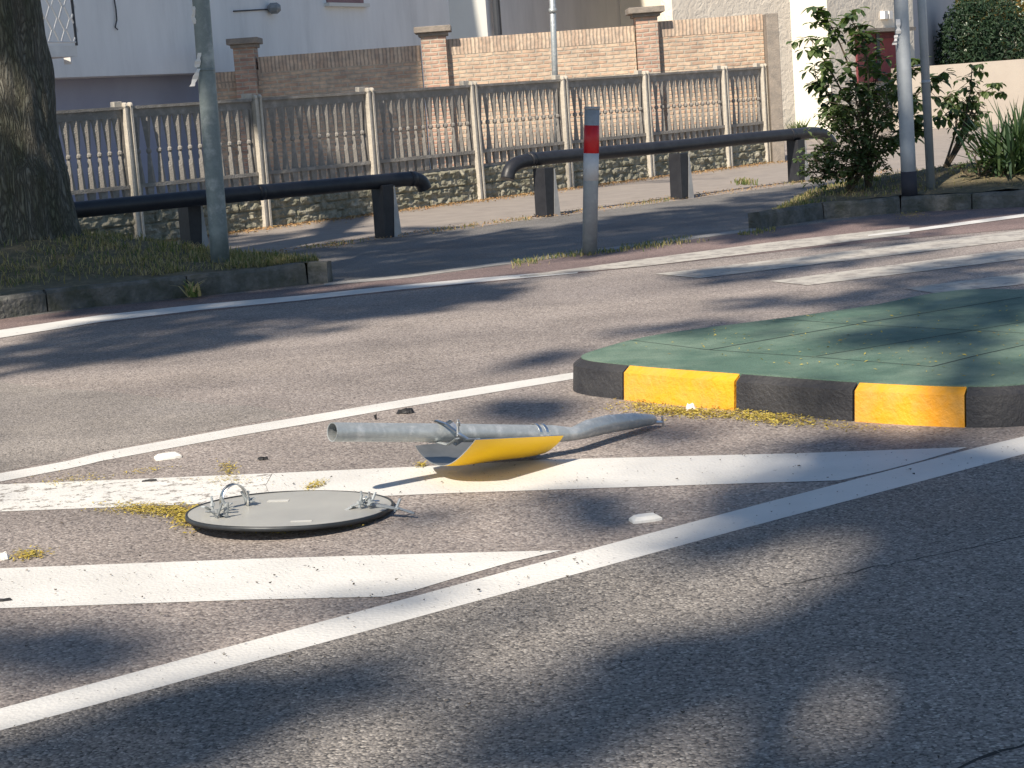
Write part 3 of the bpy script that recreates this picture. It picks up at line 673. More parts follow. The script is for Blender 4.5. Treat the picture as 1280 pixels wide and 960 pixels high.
def mound(poly_px_front, back, hfun, name, mat, nx=60, ny=26):
    mb = MB(); fr = [g(u, v) for u, v in poly_px_front]
    def along(P_, t):
        d_ = [0]
        for a, b in zip(P_, P_[1:]): d_.append(d_[-1]+(b-a).length)
        s_ = t*d_[-1]
        for i in range(len(P_)-1):
            if s_ <= d_[i+1]+1e-9: return P_[i].lerp(P_[i+1], (s_-d_[i])/(d_[i+1]-d_[i]))
        return P_[-1]
    vs = []
    for i in range(nx+1):
        for j in range(ny+1):
            p = along(fr, i/nx).lerp(along(back, i/nx), j/ny); p.z = hfun(p, i/nx, j/ny)+noise.noise(p*3)*.025+noise.noise(p*9)*.012; vs.append(p)
    mb.add(vs, [(i*(ny+1)+j, (i+1)*(ny+1)+j, (i+1)*(ny+1)+j+1, i*(ny+1)+j+1) for i in range(nx) for j in range(ny)])
    return struct(mb.build(name, mat, smooth=True)), along, fr
TREE = Vector((-4.27, 16.6, 0))
def hL(p, i, j):
    d_ = (Vector((p.x, p.y, 0))-TREE).length
    e_ = min(1, j*5+.0)*min(1, (1-j)*5)*min(1, (1-i)*7)
    return .145*min(1, (1-j)*9)*(1 if i < .985 else .3)+.33*math.exp(-(d_/1.35)**2)*e_
backL = [Vector((-12.5,14.5,0)), Vector((-7,17.4,0)), Vector((-5,18.2,0)), Vector((-3.2,17.4,0)), Vector((-2.3,16.6,0)), g(413,346)]
_, along, frL = mound([(-260,441),(-120,416),(0,394.5),(60,386),(236,367),(385,351.5),(409,350.5)], backL, hL, 'planted_bed', M['verge'])
mb, mb2 = MB(), MB()
for _ in range(12000):
    i, j = r.random(), r.random()
    i = .3+.7*i**.8
    p = along(frL, i).lerp(along(backL, i), .08+.9*j); z = hL(p, i, .08+.9*j); p.z = z-.01
    cl = noise.noise(p*1.7)
    if cl < -.12 and r.random() < .7: continue
    (blade(mb, p, r.uniform(.03,.11), r) if r.random() < .35 else blade(mb2, p, r.uniform(.03,.09), r, .004, 2.2))
for _ in range(260):  # taller weeds by the pole foot
    p = g(r.gauss(205,12), 322+r.random()*8, .16); blade(mb, p, r.uniform(.08,.24), r, .005, .5)
for _ in range(50): p = g(r.gauss(241,4), 366+r.random()*6, .02); blade(mb, p, r.uniform(.05,.16), r, .012, 1.4)
struct(mb.build('bed_grass', M['grass']), 'stuff'); struct(mb2.build('dry_grass', M['straw']), 'stuff')

# right bed
kerbrow([(952,286),(1030,274),(1126,266),(1215,262),(1300,258),(1450,250),(1620,243)], .155, .16, 'weathered kerb stones edging the planted bed behind the crossing')
def hR(p, i, j): return .13*min(1, (1-j)*6)*min(1, .25+i*4)+.10*math.sin(math.pi*min(1,max(0,j)))*min(1, i*2)+.1*math.exp(-((p.x-5.2)**2+(p.y-19.5)**2)/1.2)
backR = [g(958,272), g(1000,258), g(1070,238), g(1180,226), g(1290,219), g(1450,208), g(1620,200)]
_, alongR, frR = mound([(955,282),(1030,270.5),(1126,262.5),(1215,258.5),(1300,254.5),(1450,246.5),(1620,239.5)], backR, hR, 'planted_bed', M['verge'])
mb, mb2 = MB(), MB()
for _ in range(7000):
    i, j = r.random(), r.random(); p = alongR(frR, i).lerp(alongR(backR, i), .05+.9*j); p.z = hR(p, i, .05+.9*j)-.01
    if noise.noise(p*1.5) < -.1 and r.random() < .7: continue
    (blade(mb, p, r.uniform(.02,.08), r) if r.random() < (.75 if i < .35 else .3) else blade(mb2, p, r.uniform(.02,.06), r, .004, 2.4))
for _ in range(900):
    s_ = r.uniform(0, 9); p = rl[1]+rd*(s_-1.2)+fn*r.gauss(.14,.1); p.z = .005
    if noise.noise(p*1.3) > -.05: blade(mb, p, r.uniform(.02,.06), r)
for _ in range(1500):
    t = r.random(); p = g(640+t*330, 331-t*44+r.gauss(0,2.2)); p.z = .006
    if noise.noise(p*1.8) > -.15: blade(mb, p, r.uniform(.015,.05), r)
for _ in range(90): p = g(r.gauss(1095/1,0)*0+r.gauss(930,7), 229+r.random()*3); p.z = .005; blade(mb, p, r.uniform(.04,.12), r, .008, 1)
struct(mb.build('bed_grass', M['grass']), 'stuff'); struct(mb2.build('dry_grass', M['straw']), 'stuff')

# ------------------------------------------------------------------ poles and bollard
def straight(p0, p1, r0, r1, n=2): return [p0.lerp(p1, k/n) for k in range(n+1)], [r0+(r1-r0)*k/n for k in range(n+1)]
b0 = g(737,318); b1 = P(740,134,b0.y)
bo = thing('bollard', 'grey steel bollard with red and white reflective bands by the cycle lane', 'bollard', tuple(b0))
def along2(z0, z1, rr_, name, mat, par, D, seg=28, n=2, label=None):
    a, b = D*z0, D*z1; return MB().tube([a.lerp(b, k/n) for k in range(n+1)], rr_, seg).build(name, mat, par, smooth=False, label=label)
D = b1-b0; 
def smooth_side(o):
    for p in o.data.polygons: p.use_smooth = len(p.vertices) == 4
for nm, z0, z1, r_, mt in (('post', 0, 1.0, .064, 'bollgrey'), ('red_band', .69, .878, .0655, 'redband'), ('white_band', .505, .69, .0655, 'whiteband'), ('cap', .985, 1.004, .066, 'bollgrey')):
    smooth_side(along2(z0, z1, r_, nm, M[mt], bo, D))
# left lamp pole
b0 = g(276,331,.155); b1 = P(251,0,b0.y); D = b1-b0
pl = thing('lamp_pole', 'scuffed grey green pole with torn stickers beside the big tree', 'pole', tuple(b0))
path_, r_ = [D*k/14*2.0 for k in range(15)], [.080-.016*k/14 for k in range(15)]
smooth_side(MB().tube(path_, r_, 32).build('pole_tube', M['polegrey'], pl))
smooth_side(MB().tube([D*.735, D*.745], .0745, 32).build('joint_ring', M['polegrey'], pl))
def torn(par, base_, pts, Y, seed, dy=-.02):
    rr2 = random.Random(seed)
    for (u0, v0, u1, v1) in pts:
        a, b = P(u0, v0, Y), P(u1, v1, Y); n_ = 5; mb = MB(); vs = []
        for k in range(n_+1):
            p = a.lerp(b, k/n_)-base_; w_ = rr2.uniform(.012,.03); dd_ = Vector((0, dy-rr2.uniform(0,.02), 0))
            vs += [p+dd_+Vector((-w_,0,0)), p+dd_+Vector((w_*.8,.004,0))]
        mb.add(vs, [(2*k,2*k+1,2*k+3,2*k+2) for k in range(n_)]); o = mb.build('torn_sticker', M['paper'], par)
        s_ = o.modifiers.new('t','SOLIDIFY'); s_.thickness = .001
torn(pl, b0, [(250,66,247,84),(249,86,241,108)], b0.y-.07, 4, -.01); torn(pl, b0, [(243,8,244,30)], b0.y-.03, 9)
# right poles
b0 = g(1137,243,.16); b1 = P(1126,0,b0.y); D = b1-b0
pr_ = thing('lamp_pole', 'thick grey pole with dark sleeve at its foot in front of the shrub', 'pole', tuple(b0))
smooth_side(MB().tube([D*k/10*2.2 for k in range(11)], [.074-.012*k/10 for k in range(11)], 32).build('pole_tube', M['poleblue'], pr_))
smooth_side(MB().tube([D*-.04, D*.12], .077, 32).build('base_sleeve', M['darkbase'], pr_))
torn(pr_, b0, [(1122,24,1123,42),(1120,44,1118,56)], b0.y-.06, 5, -.012)
b0 = g(1164,236,.17); b1 = P(1152,0,b0.y); D = b1-b0
pt = thing('sign_pole', 'thin grey steel pole right of the thick pole', 'pole', tuple(b0))
smooth_side(MB().tube([D*-.03, D*2.0], .043, 24).build('pole_tube', M['poleblue'], pt))
smooth_side(MB().tube([D*.56, D*.58], .0455, 24).build('joint_ring', M['poleblue'], pt))
# thin pole behind the fence
b0 = P(699,240,27.9); b0.z = -.03; b1 = P(689,-40,27.9)
pb = thing('thin_pole', 'slim pale pole rising behind the concrete fence before the brick wall', 'pole', tuple(b0))
smooth_side(MB().tube([Vector(), (b1-b0)*1.25], .045, 18).build('pole_tube', M['galv'], pb))
t_ = (b1-b0); smooth_side(MB().tube([t_*.80, t_*.82], .06, 18).build('joint_ring', M['galv'], pb))

# ------------------------------------------------------------------ guard rails
def guard(posts, tube_px, lab):
    o = thing('guard_rail', lab, 'guard rail', tuple(posts[0]))
    O = posts[0]
    C_, D_ = rl[1], rl[4]; nrm = Vector((D_.y-C_.y, C_.x-D_.x, 0)).normalized()
    def on(u, v):
        d_ = ray(u, v); t = C_.dot(nrm)/d_.dot(nrm); return Vector((0,0,EYE))+d_*t
    pts = [on(u, v)-O for u, v in tube_px]
    sm = []
    for i in range(len(pts)-1):
        p0, p1, p2, p3 = pts[max(i-1,0)], pts[i], pts[i+1], pts[min(i+2,len(pts)-1)]
        for k in range(5): sm.append(cr_pt(p0, p1, p2, p3, k/5))
    sm.append(pts[-1])
    ob = MB().tube(sm, .078, 24).build('rail_tube', M['railpaint'], o); smooth_side(ob)
    for kk in (len(sm)//3, len(sm)*2//3): smooth_side(MB().tube([sm[kk], sm[kk]+(sm[kk+1]-sm[kk]).normalized()*.07], .0815, 24).build('joint_collar', M['railpaint'], o))
    rz = math.atan2(rd.y, rd.x)
    for p in posts:
        q = p-O; mb = MB(); c, s = math.cos(rz), math.sin(rz)
        T = lambda x, y, z: (q.x+c*x-s*y, q.y+s*x+c*y, z)
        def tap(x0, x1, y0, y1, z0, z1, e):
            return [T(x0-e,y0,z0),T(x1+e,y0,z0),T(x1+e,y1,z0),T(x0-e,y1,z0),T(x0,y0,z1),T(x1,y0,z1),T(x1,y1,z1),T(x0,y1,z1)]
        F6 = [(0,3,2,1),(4,5,6,7),(0,1,5,4),(1,2,6,5),(2,3,7,6),(3,0,4,7)]
        mb.add(tap(-.075,.075,-.095,.095,-.01,.56,.008), F6)
        po = mb.build('post', M['railpaint'], o, bevel=.006)
        w_ = MB(); w_.add([T(.03,-.101,.0),T(.135,-.101,.0),T(.088,-.101,.545),T(.078,-.101,.545),T(.03,-.098,.0),T(.135,-.098,.0),T(.088,-.098,.545),T(.078,-.098,.545)], [(0,1,2,3),(7,6,5,4),(0,4,5,1),(1,5,6,2),(2,6,7,3),(3,7,4,0)])
        w_.build('lit_face_plate', M['railgrey'], po)  # added plate, its pale colour imitates the sunlit face of the post
        for sx in (-1, 1):
            b = MB().tube([Vector(T(sx*.06,-.13,.0)), Vector(T(sx*.06,-.13,.03))], .012, 6)
    return o
guard([rl[0], rl[1]], [(40,268),(100,262),(243,248),(370,236.5),(483,226),(505,224),(519,224),(527,228),(531,236)], 'dark tubular guard rail on stout posts behind the big tree')
guard([rl[2], rl[3], rl[4]], [(634,224),(637,213),(646,204.5),(660,200.5),(683,197.5),(851,182),(925,174),(997,167.5),(1016,166),(1031,169),(1040,180)], 'dark tubular guard rail on three posts running behind the bollard')

# ------------------------------------------------------------------ concrete fence
fe = thing('concrete_fence', 'weathered precast concrete fence with baluster panels over rock faced blocks', 'fence', tuple(fA), FAZ)
ss = [-1.95,-.0,1.93,3.84,5.84,7.75,9.70,11.77,12.87]
def post_mb():
    mb = MB(); mb.box(-.055,-.02,-.085,.06,-.02,1.6); mb.box(.02,.055,-.085,.06,-.02,1.6); mb.box(-.02,.02,-.065,.05,-.02,1.59)
    # rolled top lugs
    for x0, x1 in ((-.055,-.02),(.02,.055)):
        mb.tube([(x0,-.05,1.605),(x1,-.05,1.605)], .042, 10)
    mb.box(-.16,-.05,-.03,.05,1.585,1.66)
    return mb
first = None
rf = random.Random(5)
for i, s_ in enumerate(ss):
    if first is None: first = post_mb().build('post', M['postc'], fe, bevel=.004); first.location = (s_, 0, 0)
    else:
        o = first.copy(); scn.collection.objects.link(o); o.parent = fe; o.location = (s_, 0, 0); o.rotation_euler = (rf.uniform(-.008,.008), rf.uniform(-.012,.006), 0)
# balusters: diamond section, waist with a ball
def bal_mb():
    mb = MB(); R4 = lambda hw, dp, z: [(-hw,0,z),(0,-dp,z),(hw,0,z),(0,dp,z)]
    rings_ = [(.060,.034,.70),(.052,.032,.76),(.028,.022,1.02),(.022,.018,1.04)]; r2 = [(.022,.018,1.105),(.028,.022,1.13),(.056,.032,1.36),(.073,.034,1.47)]
    for R_ in (rings_, r2):
        vs = []; [vs.extend(R4(*q)) for q in R_]; k = len(R_)
        mb.add(vs, [(4*a+c, 4*a+(c+1)%4, 4*a+4+(c+1)%4, 4*a+4+c) for a in range(k-1) for c in range(4)]+[(3,2,1,0), (4*k-4,4*k-3,4*k-2,4*k-1)])
    n_ = 8; vs = [(0,0,1.035)]
    for a in range(1, 5):
        th = math.pi*a/5
        for b in range(n_): vs.append((.034*math.sin(th)*math.cos(2*math.pi*b/n_), -.034*math.sin(th)*math.sin(2*math.pi*b/n_), 1.072-.038*math.cos(th)))
    vs.append((0,0,1.11)); fs = [(0,1+(b+1)%n_,1+b) for b in range(n_)]
    for a in range(3): fs += [(1+a*n_+b, 1+a*n_+(b+1)%n_, 1+(a+1)*n_+(b+1)%n_, 1+(a+1)*n_+b) for b in range(n_)]
    fs += [(len(vs)-1, 1+3*n_+b, 1+3*n_+(b+1)%n_) for b in range(n_)]
    mb.add(vs, fs); return mb
balme = None; nb_tot = 0
for i in range(len(ss)-1):
    s0, s1 = ss[i]+.058, ss[i+1]-.058; w_ = s1-s0
    mb = MB(); mb.box(s0,s1,-.022,.03,1.47,1.565)
    mb.box(s0,s1,-.05,.045,1.5655,1.60); mb.box(s0,s1,-.04,.035,.655,.70)
    mb.box(s0,s1,.0,.04,.46,.50); mb.box(s0,s0+.03,-.021,.029,.49,1.48); mb.box(s1-.03,s1,-.021,.029,.49,1.48)
    nst = max(3, int(w_/.155)); 
    for k in range(nst+1):       # stubs between the low openings
        x = s0+.03+(w_-.06)*k/nst
        mb.add([(x-.05,-.02,.655),(x+.05,-.02,.655),(x+.032,-.02,.50),(x-.032,-.02,.50),(x-.05,.03,.655),(x+.05,.03,.655),(x+.032,.03,.50),(x-.032,.03,.50)], [(0,3,2,1),(4,5,6,7),(0,4,7,3),(1,2,6,5)])
    pn = mb.build('balustrade_panel', M['conc'], fe)
    nb = max(4, round(w_/.146))
    for k in range(nb):
        x = s0+w_*(k+.5)/nb
        if balme is None: o = bal_mb().build('baluster', M['conc'], pn); balme = o
        else: o = balme.copy(); scn.collection.objects.link(o); o.parent = pn
        o.location = (x, 0, 0); nb_tot += 1
    # rock faced base
    nx, nz_ = int(w_/.022), 22; vs = []
    for a in range(nx+1):
        for b in range(nz_+1):
            x, z = s0+w_*a/nx, .46*b/nz_
            crs = int(min(3, z/.115)); fz = (z-crs*.115)/.115; off_ = .23*((crs*37+i*13)%10)/10
            fx = ((x+off_)/.42) % 1
            e_ = min(1, min(fz, 1-fz)*7)*min(1, min(fx, 1-fx)*16)
            q = Vector((x*9, z*13, i*3+crs)); y = -(.006+.05*max(0, .45+noise.noise(q)*.9+.35*noise.noise(q*2.6)))*e_
            vs.append((x, y-.004, z-.01*(b == 0)))
    mb = MB(); mb.add(vs, [(a*(nz_+1)+b, (a+1)*(nz_+1)+b, (a+1)*(nz_+1)+b+1, a*(nz_+1)+b+1) for a in range(nx) for b in range(nz_)])
    mb.box(s0,s1,.002,.05,-.02,.459)
    mb.build('block_base', M['rockface'], fe)

# ------------------------------------------------------------------ brick garden wall
WY = 31.2
bw = thing('brick_wall', 'old pale brick garden wall with piers behind the concrete fence', 'wall', (0, WY, 0))
def ztop(u, v, Y=WY): return P(u, v, Y).z
runs = [(268,325,90,88),(325,528,70.5,57),(558,797,48.5,32.5),(826,957,25.5,18)]
zs = []
for k, (u0, u1, v0, v1) in enumerate(runs):
    x0, x1 = X(u0, WY), X(u1, WY); z = (ztop(u0, v0)+ztop(u1, v1))/2; zs.append(z)
    MB().box(x0, x1, 0, .26, -.03, z-.26).build('wall_face', M['brick'], bw)
    MB().box(x0-.001, x1+.001, -.006, .266, z-.26, z).build('soldier_course', M['soldier'], bw)
for (u0, u1, v0, cw) in ((295,321,55,.09),(530,561,40,.1),(799,826,16,.12)):
    x0, x1 = X(u0, WY-.1), X(u1, WY-.1); z = ztop((u0+u1)/2, v0, WY-.1)
    pi_ = MB().box(x0, x1, -.14, .40, -.03, z).build('pier', M['brickred'], bw)
    mb = MB().box(x0-cw, x1+cw, -.14-cw, .4+cw, z+.0, z+.10); mb.box(x0-cw*.4, x1+cw*.4, -.14-cw*.4, .4+cw*.4, z-.06, z-.001)
    mb.build('pier_cap', M['cap'], pi_, bevel=.01)
# concrete end pillar
ep = thing('end_pillar', 'plain tall concrete pillar where the fence meets the brick wall', 'pillar', (X(965, 31.0), 31.0, 0))
MB().box(-.07,.13,-.16,.35,-.03,ztop(963,17,31.0)).build('shaft', M['cap'], ep, bevel=.01)
ep.rotation_euler.z = 0

# ------------------------------------------------------------------ houses
def wallrun(par, a, b, z0, z1, mat, name='wall', th=.3):
    a, b = Vector((a[0], a[1], 0)), Vector((b[0], b[1], 0)); t = (b-a).normalized(); nn = Vector((-t.y, t.x, 0))*th; O = Vector(par.location)
    return MB().prism([tuple((q-O))[:2] for q in (a, b, b+nn, a+nn)], z0, z1).build(name, mat, par)
def pt2(u, Y): return (X(u, Y), Y)
h1 = thing('house', 'pale blue grey house with overhanging upper floor behind the big tree', 'house', (X(290,32.6), 32.6, 0))
a, b = (X(-420,26.0), 26.0), pt2(290, 32.6)
b = (X(290,32.6), 32.6)
t = Vector((b[0]-a[0], b[1]-a[1], 0)); 
dirh = Vector((.47,.883,0)); a = (b[0]-dirh.x*10, b[1]-dirh.y*10); a_e = Vector((b[0],b[1],0))-dirh*10
zl = P(200, 93, P(0,0,1).y*0+31).z
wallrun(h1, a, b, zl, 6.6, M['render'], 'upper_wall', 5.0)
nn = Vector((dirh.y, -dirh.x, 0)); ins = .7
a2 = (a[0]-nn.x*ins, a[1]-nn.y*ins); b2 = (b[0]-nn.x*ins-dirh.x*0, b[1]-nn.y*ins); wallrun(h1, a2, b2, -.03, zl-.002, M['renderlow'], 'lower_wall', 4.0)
def gable(par, pts, z0, h, name='roof', over=.4):
    O = Vector(par.location); c = sum((Vector((p[0],p[1],0)) for p in pts), Vector())/len(pts)
    q = [(Vector((p[0],p[1],0))-c)*1.08+c-O for p in pts]; n_ = len(q)
    vs = [(p.x,p.y,z0) for p in q]+[(p.x,p.y,z0+.2) for p in q]+[(c.x-O.x, c.y-O.y, z0+h)]
    MB().add(vs, [tuple(range(n_))[::-1]]+[(i,(i+1)%n_,n_+(i+1)%n_,n_+i) for i in range(n_)]+[(n_+i,n_+(i+1)%n_,2*n_) for i in range(n_)]).build(name, M['roof'], par)
bk = Vector((-nn.x, -nn.y, 0))*5
gable(h1, [a, b, (b[0]+bk.x, b[1]+bk.y), (a[0]+bk.x, a[1]+bk.y)], 6.6, 2.2)
# cable hanging on the wall
def onwall(u, v, p, d):
    n_ = Vector((d.y, -d.x, 0)); r_ = ray(u, v); t = p.dot(n_)/r_.dot(n_) if False else (p-Vector((0,0,EYE))).dot(n_)/r_.dot(n_); return Vector((0,0,EYE))+r_*t
bp_ = Vector((b[0], b[1], 0)); O1 = Vector(h1.location)
MB().tube([onwall(u, v, bp_+nn*.03, dirh)-O1 for u, v in ((142,-30),(143,0),(145,12),(146,25),(144,34),(147,37))], .012, 6).build('hanging_cable', M['darkpipe'], h1)
# balcony with white wavy railing
bal = empty('balcony', (0,0,0)); bpy.data.objects.remove(bal)
bw0, bw1 = onwall(30, 40, bp_+nn*1.0, dirh), onwall(94, 40, bp_+nn*1.0, dirh)
q0, q1 = bw0-O1, bw1-O1; zf = onwall(85, 57, bp_+nn*1.0, dirh).z
bdir = (Vector((q1.x-q0.x, q1.y-q0.y, 0))).normalized()
mb = MB().prism([(q0.x,q0.y),(q1.x,q1.y),(q1.x-nn.x*1.0,q1.y-nn.y*1.0),(q0.x-nn.x*1.0,q0.y-nn.y*1.0)], zf-.16, zf)
bs = mb.build('balcony', M['whitemetal'], h1)
mb = MB(); Lb = (Vector((q1.x,q1.y,0))-Vector((q0.x,q0.y,0))).length; nb_ = int(Lb/.13)
for k in range(nb_+1):
    x = k*Lb/nb_; sg_ = 1 if k % 2 else -1; pts = []
    for j in range(13):
        z = zf+.05+j*.085; off2 = .048*sg_*math.cos(math.pi*j/2.0); p = Vector((q0.x,q0.y,0))+bdir*(x+off2); pts.append(Vector((p.x,p.y,z)))
    mb.tube(pts, .013, 5)
mb.tube([Vector((q0.x,q0.y,zf+.05)), Vector((q1.x,q1.y,zf+.05))], .015, 6); mb.tube([Vector((q0.x,q0.y,zf+1.1)), Vector((q1.x,q1.y,zf+1.1))], .02, 6)
mb.build('railing', M['whitemetal'], bs)
mb = MB().tube([Vector((q1.x,q1.y,zf-.0)), Vector((q1.x,q1.y,zf+1.15))], .022, 6); mb.build('end_post', M['darkpipe'], bs)
q = onwall(84, 66, bp_+nn*.6, dirh)-O1
MB().box(q.x-.05,q.x+.05,q.y-.05,q.y+.05,q.z-.17,q.z+.1).build('bracket', M['whitemetal'], bs)
# second house
h2 = thing('house', 'long grey white house with downpipe behind the brick garden wall', 'house', (X(565,39.9), 39.9, 0)); O2 = Vector(h2.location)
s2 = Vector((X(290,33.1), 33.1, 0)); e2_ = None
def hit(p, d, u):   # where the horizontal line p+t d crosses the column u
    r_ = ray(u, 60); k = r_.x/r_.y; t = (k*p.y-p.x)/(d.x-k*d.y); return p+d*t
d2 = Vector((.47,.883,0)); c1_ = hit(s2, d2, 565); wallrun(h2, s2, c1_, -.03, 7.4, M['render'], 'wall')
c2_ = hit(c1_+Vector((0,.0,0)), Vector((1,.12,0)).normalized(), 611)
wallrun(h2, c1_, c2_, -.03, 7.4, M['creamgrey'], 'wall')
c3_ = hit(c2_, d2, 778); wallrun(h2, c2_, c3_, -.03, 7.4, M['render'], 'wall')
c4_ = hit(c3_, Vector((1,0,0)), 880); wallrun(h2, c3_, c4_, -.03, 7.4, M['cream'], 'wall')  # cream front wall stands in for the sunlit stretch past a shadow edge
pp_ = hit(c2_, d2, 617)+Vector((.12,-.12,0))-O2
MB().tube([Vector((pp_.x,pp_.y,P(617,44,c2_.y).z)), Vector((pp_.x,pp_.y,7.2))], .085, 12).build('downpipe', M['darkpipe'], h2)
gable(h2, [tuple(s2)[:2], tuple(c1_)[:2], tuple(c2_)[:2], tuple(c3_)[:2], tuple(c4_)[:2], (c4_.x, c4_.y+6), (s2.x-4, c4_.y+6), (s2.x-6, s2.y+4)], 7.4, 2.2)
nn2 = Vector((d2.y, -d2.x, 0))
def w2(u, v, o_=.02): return onwall(u, v, s2+nn2*o_, d2)-O2
a_, b_ = w2(290,13.5), w2(336,12)
MB().tube([w2(292,14), w2(337,11.5)], .014, 6).build('conduit', M['darkpipe'], h2)
c = w2(343,10.5,.08); MB().tube([c+Vector((-.12,-.05,0)), c+Vector((-.06,-.06,0)), c+Vector((.06,-.06,0)), c+Vector((.12,-.05,0))], [.04,.1,.1,.05], 12).build('wall_lamp', M['galvdull'], h2)
c0, c1w = w2(406,6,.0), w2(455,2.5,.0)
def wq(x, z, o_): return Vector((c0.x, c0.y, 0))+d2*x+nn2*o_+Vector((0,0,z))
Lw = (Vector((c1w.x,c1w.y,0))-Vector((c0.x,c0.y,0))).length
def slab(x0, x1, z0, z1, o0, o1, name, mat, par):
    vs = [wq(x, z, o_) for z in (z0, z1) for x, o_ in ((x0,o1),(x1,o1),(x1,o0),(x0,o0))]
    return MB().add(vs, [(0,3,2,1),(4,5,6,7),(0,1,5,4),(1,2,6,5),(2,3,7,6),(3,0,4,7)]).build(name, mat, par)
zw = (c0.z+c1w.z)/2
wi = slab(0.06, Lw-.06, zw, zw+1.3, .002, .03, 'window', M['woodred'], h2)
slab(.12, Lw-.12, zw+.08, zw+1.22, .031, .035, 'pane', M['glass'], wi); slab(-.02, Lw+.02, zw-.07, zw-.001, 0, .12, 'sill', M['creamgrey'], wi)
# stucco house
h3 = thing('house', 'cream house with coarse stucco walls and a dark red shuttered niche', 'house', (X(992,41.5), 41.5, 0)); O3 = Vector(h3.location)
k2 = Vector((X(992,41.5), 41.5, 0)); dA = Vector((.643,.766,0))
k1 = hit(k2, Vector((.743,.669,0)), 843); wallrun(h3, k1, k2, -.03, 7, M['stucco'], 'wall')
k3 = hit(k2, Vector((1,0,0)), 1036); wallrun(h3, k2, k3, -.03, 7, M['cream'], 'wall')
k4 = hit(k3, dA, 1143); wallrun(h3, k3, k4, -.03, 7, M['stucco'], 'wall')
k5 = hit(k4, Vector((.407,.913,0)), 1196); wallrun(h3, k4, k5, -.03, 7, M['shadeside'], 'wall')
gable(h3, [tuple(k1)[:2], tuple(k2)[:2], tuple(k3)[:2], tuple(k4)[:2], tuple(k5)[:2], (k5.x-4, k5.y+4), (k1.x-3, k5.y+4)], 7, 2.4)
nA = Vector((dA.y, -dA.x, 0))
def w3(u, v, o_=.0): return onwall(u, v, k3+nA*o_, dA)-O3
def slab3(u0, u1, v0, v1, o0, o1, name, mat, par):
    a, b = w3(u0, v0), w3(u1, v0); z1 = (a.z+b.z)/2; z0 = w3((u0+u1)/2, v1).z
    a.z = b.z = 0; vs = [q+Vector((0,0,z)) for z in (z0, z1) for q in (a+nA*o1, b+nA*o1, b+nA*o0, a+nA*o0)]
    return MB().add(vs, [(0,3,2,1),(4,5,6,7),(0,1,5,4),(1,2,6,5),(2,3,7,6),(3,0,4,7)]).build(name, mat, par)
sh = slab3(1068,1124,41,102,.003,.05,'shutter',M['redbox'],h3); slab3(1092,1096,41,102,.052,.07,'shutter_bar',M['darkpipe'],sh)
slab3(1097,1122,48,100,.052,.056,'shutter_leaf',simple('red leaf', (.3,.06,.06), rough=.7),sh)
slab3(1060,1128,36,40.5,.0,.35,'canopy',M['cap'],h3)
for u in (1100, 1106): slab3(u, u+4, 14, 24, .0, .12, 'wall_light', M['whitemetal'], h3)
# low beige wall, hedge, far trees
lw = thing('garden_wall', 'low beige rendered wall below the dark hedge', 'wall', (X(1150,42.5), 42.5, 0)); x0 = 0; x1 = 22
zt = P(1220,78,42.5).z; MB().box(-.6,x1,0,.25,-.03,zt).build('wall_face', M['lowwall'], lw)
struct_col = None
def leaf(mb, c, s, r, up=.3, asp=.45):
    n = Vector((r.gauss(0,1), r.gauss(0,1), r.gauss(0,1)+up)).normalized(); a = n.orthogonal().normalized(); a.rotate(Matrix.Rotation(r.uniform(0,6.28), 3, n)); b = n.cross(a); w_ = s*asp
    mb.add([c-a*s, c-b*w_+n*s*.12, c+a*s, c+b*w_+n*s*.12], [(0,1,2),(0,2,3)])
hd = thing('hedge', 'dense dark green conifer hedge behind the low beige wall', 'hedge', (X(1238,46.5), 46.5, 0))
rh = random.Random(3); mb = MB(); core = MB()
for (cx, cz, rx, rz_) in ((0,1.5,1.15,1.55),(.45,1.2,1.0,1.3),(-.5,1.6,.8,1.4)):
    for _ in range(4200):
        d_ = Vector((rh.gauss(0,1), rh.gauss(0,1), rh.gauss(0,1))).normalized(); k = rh.uniform(.82,1.04)*(1+.1*noise.noise(d_*3))
        leaf(mb, Vector((cx+d_.x*rx*k, d_.y*1.1*k, max(.02, cz+d_.z*rz_*k))), .07, rh, 0, .35)
mb.build('foliage', M['hedge'], hd)
MB().tube([(0,0,-.03),(0,0,1.4),(0,0,2.4)], [.12,.1,.04], 8).build('trunk', M['bark'], hd)
def fartree(u, Y, h, w_, mat, lab, seed, n=5200):
    rr_ = random.Random(seed); o = thing('background_tree', lab, 'tree', (X(u, Y), Y, 0))
    MB().tube([(0,0,-.03),(.05,0,h*.3),(.1,.05,h*.55),(0,0,h*.85)], [.22,.17,.11,.03], 8).build('trunk', M['bark'], o)
    mb = MB(); cl = [Vector((rr_.gauss(0,.42)*w_, rr_.gauss(0,.42)*w_, h*rr_.uniform(.18,1))) for _ in range(34)]
    for _ in range(n):
        c = rr_.choice(cl); d_ = Vector((rr_.gauss(0,1), rr_.gauss(0,1), rr_.gauss(0,.8)))*w_*.17; p = c+d_
        if p.z > .3: leaf(mb, p, .11, rr_, .2)
    mb.build('crown', M[mat], o)
fartree(1262,56,5.5,2.6,'gold','yellowing broad tree rising behind the hedge',1)
fartree(1215,66,6.5,3.2,'treeleaf','green tree furthest back between house and yellowing tree',2)
fartree(1350,60,6.5,3.4,'treeleaf','dark green tree right of the yellowing tree',3)
MB_ = None

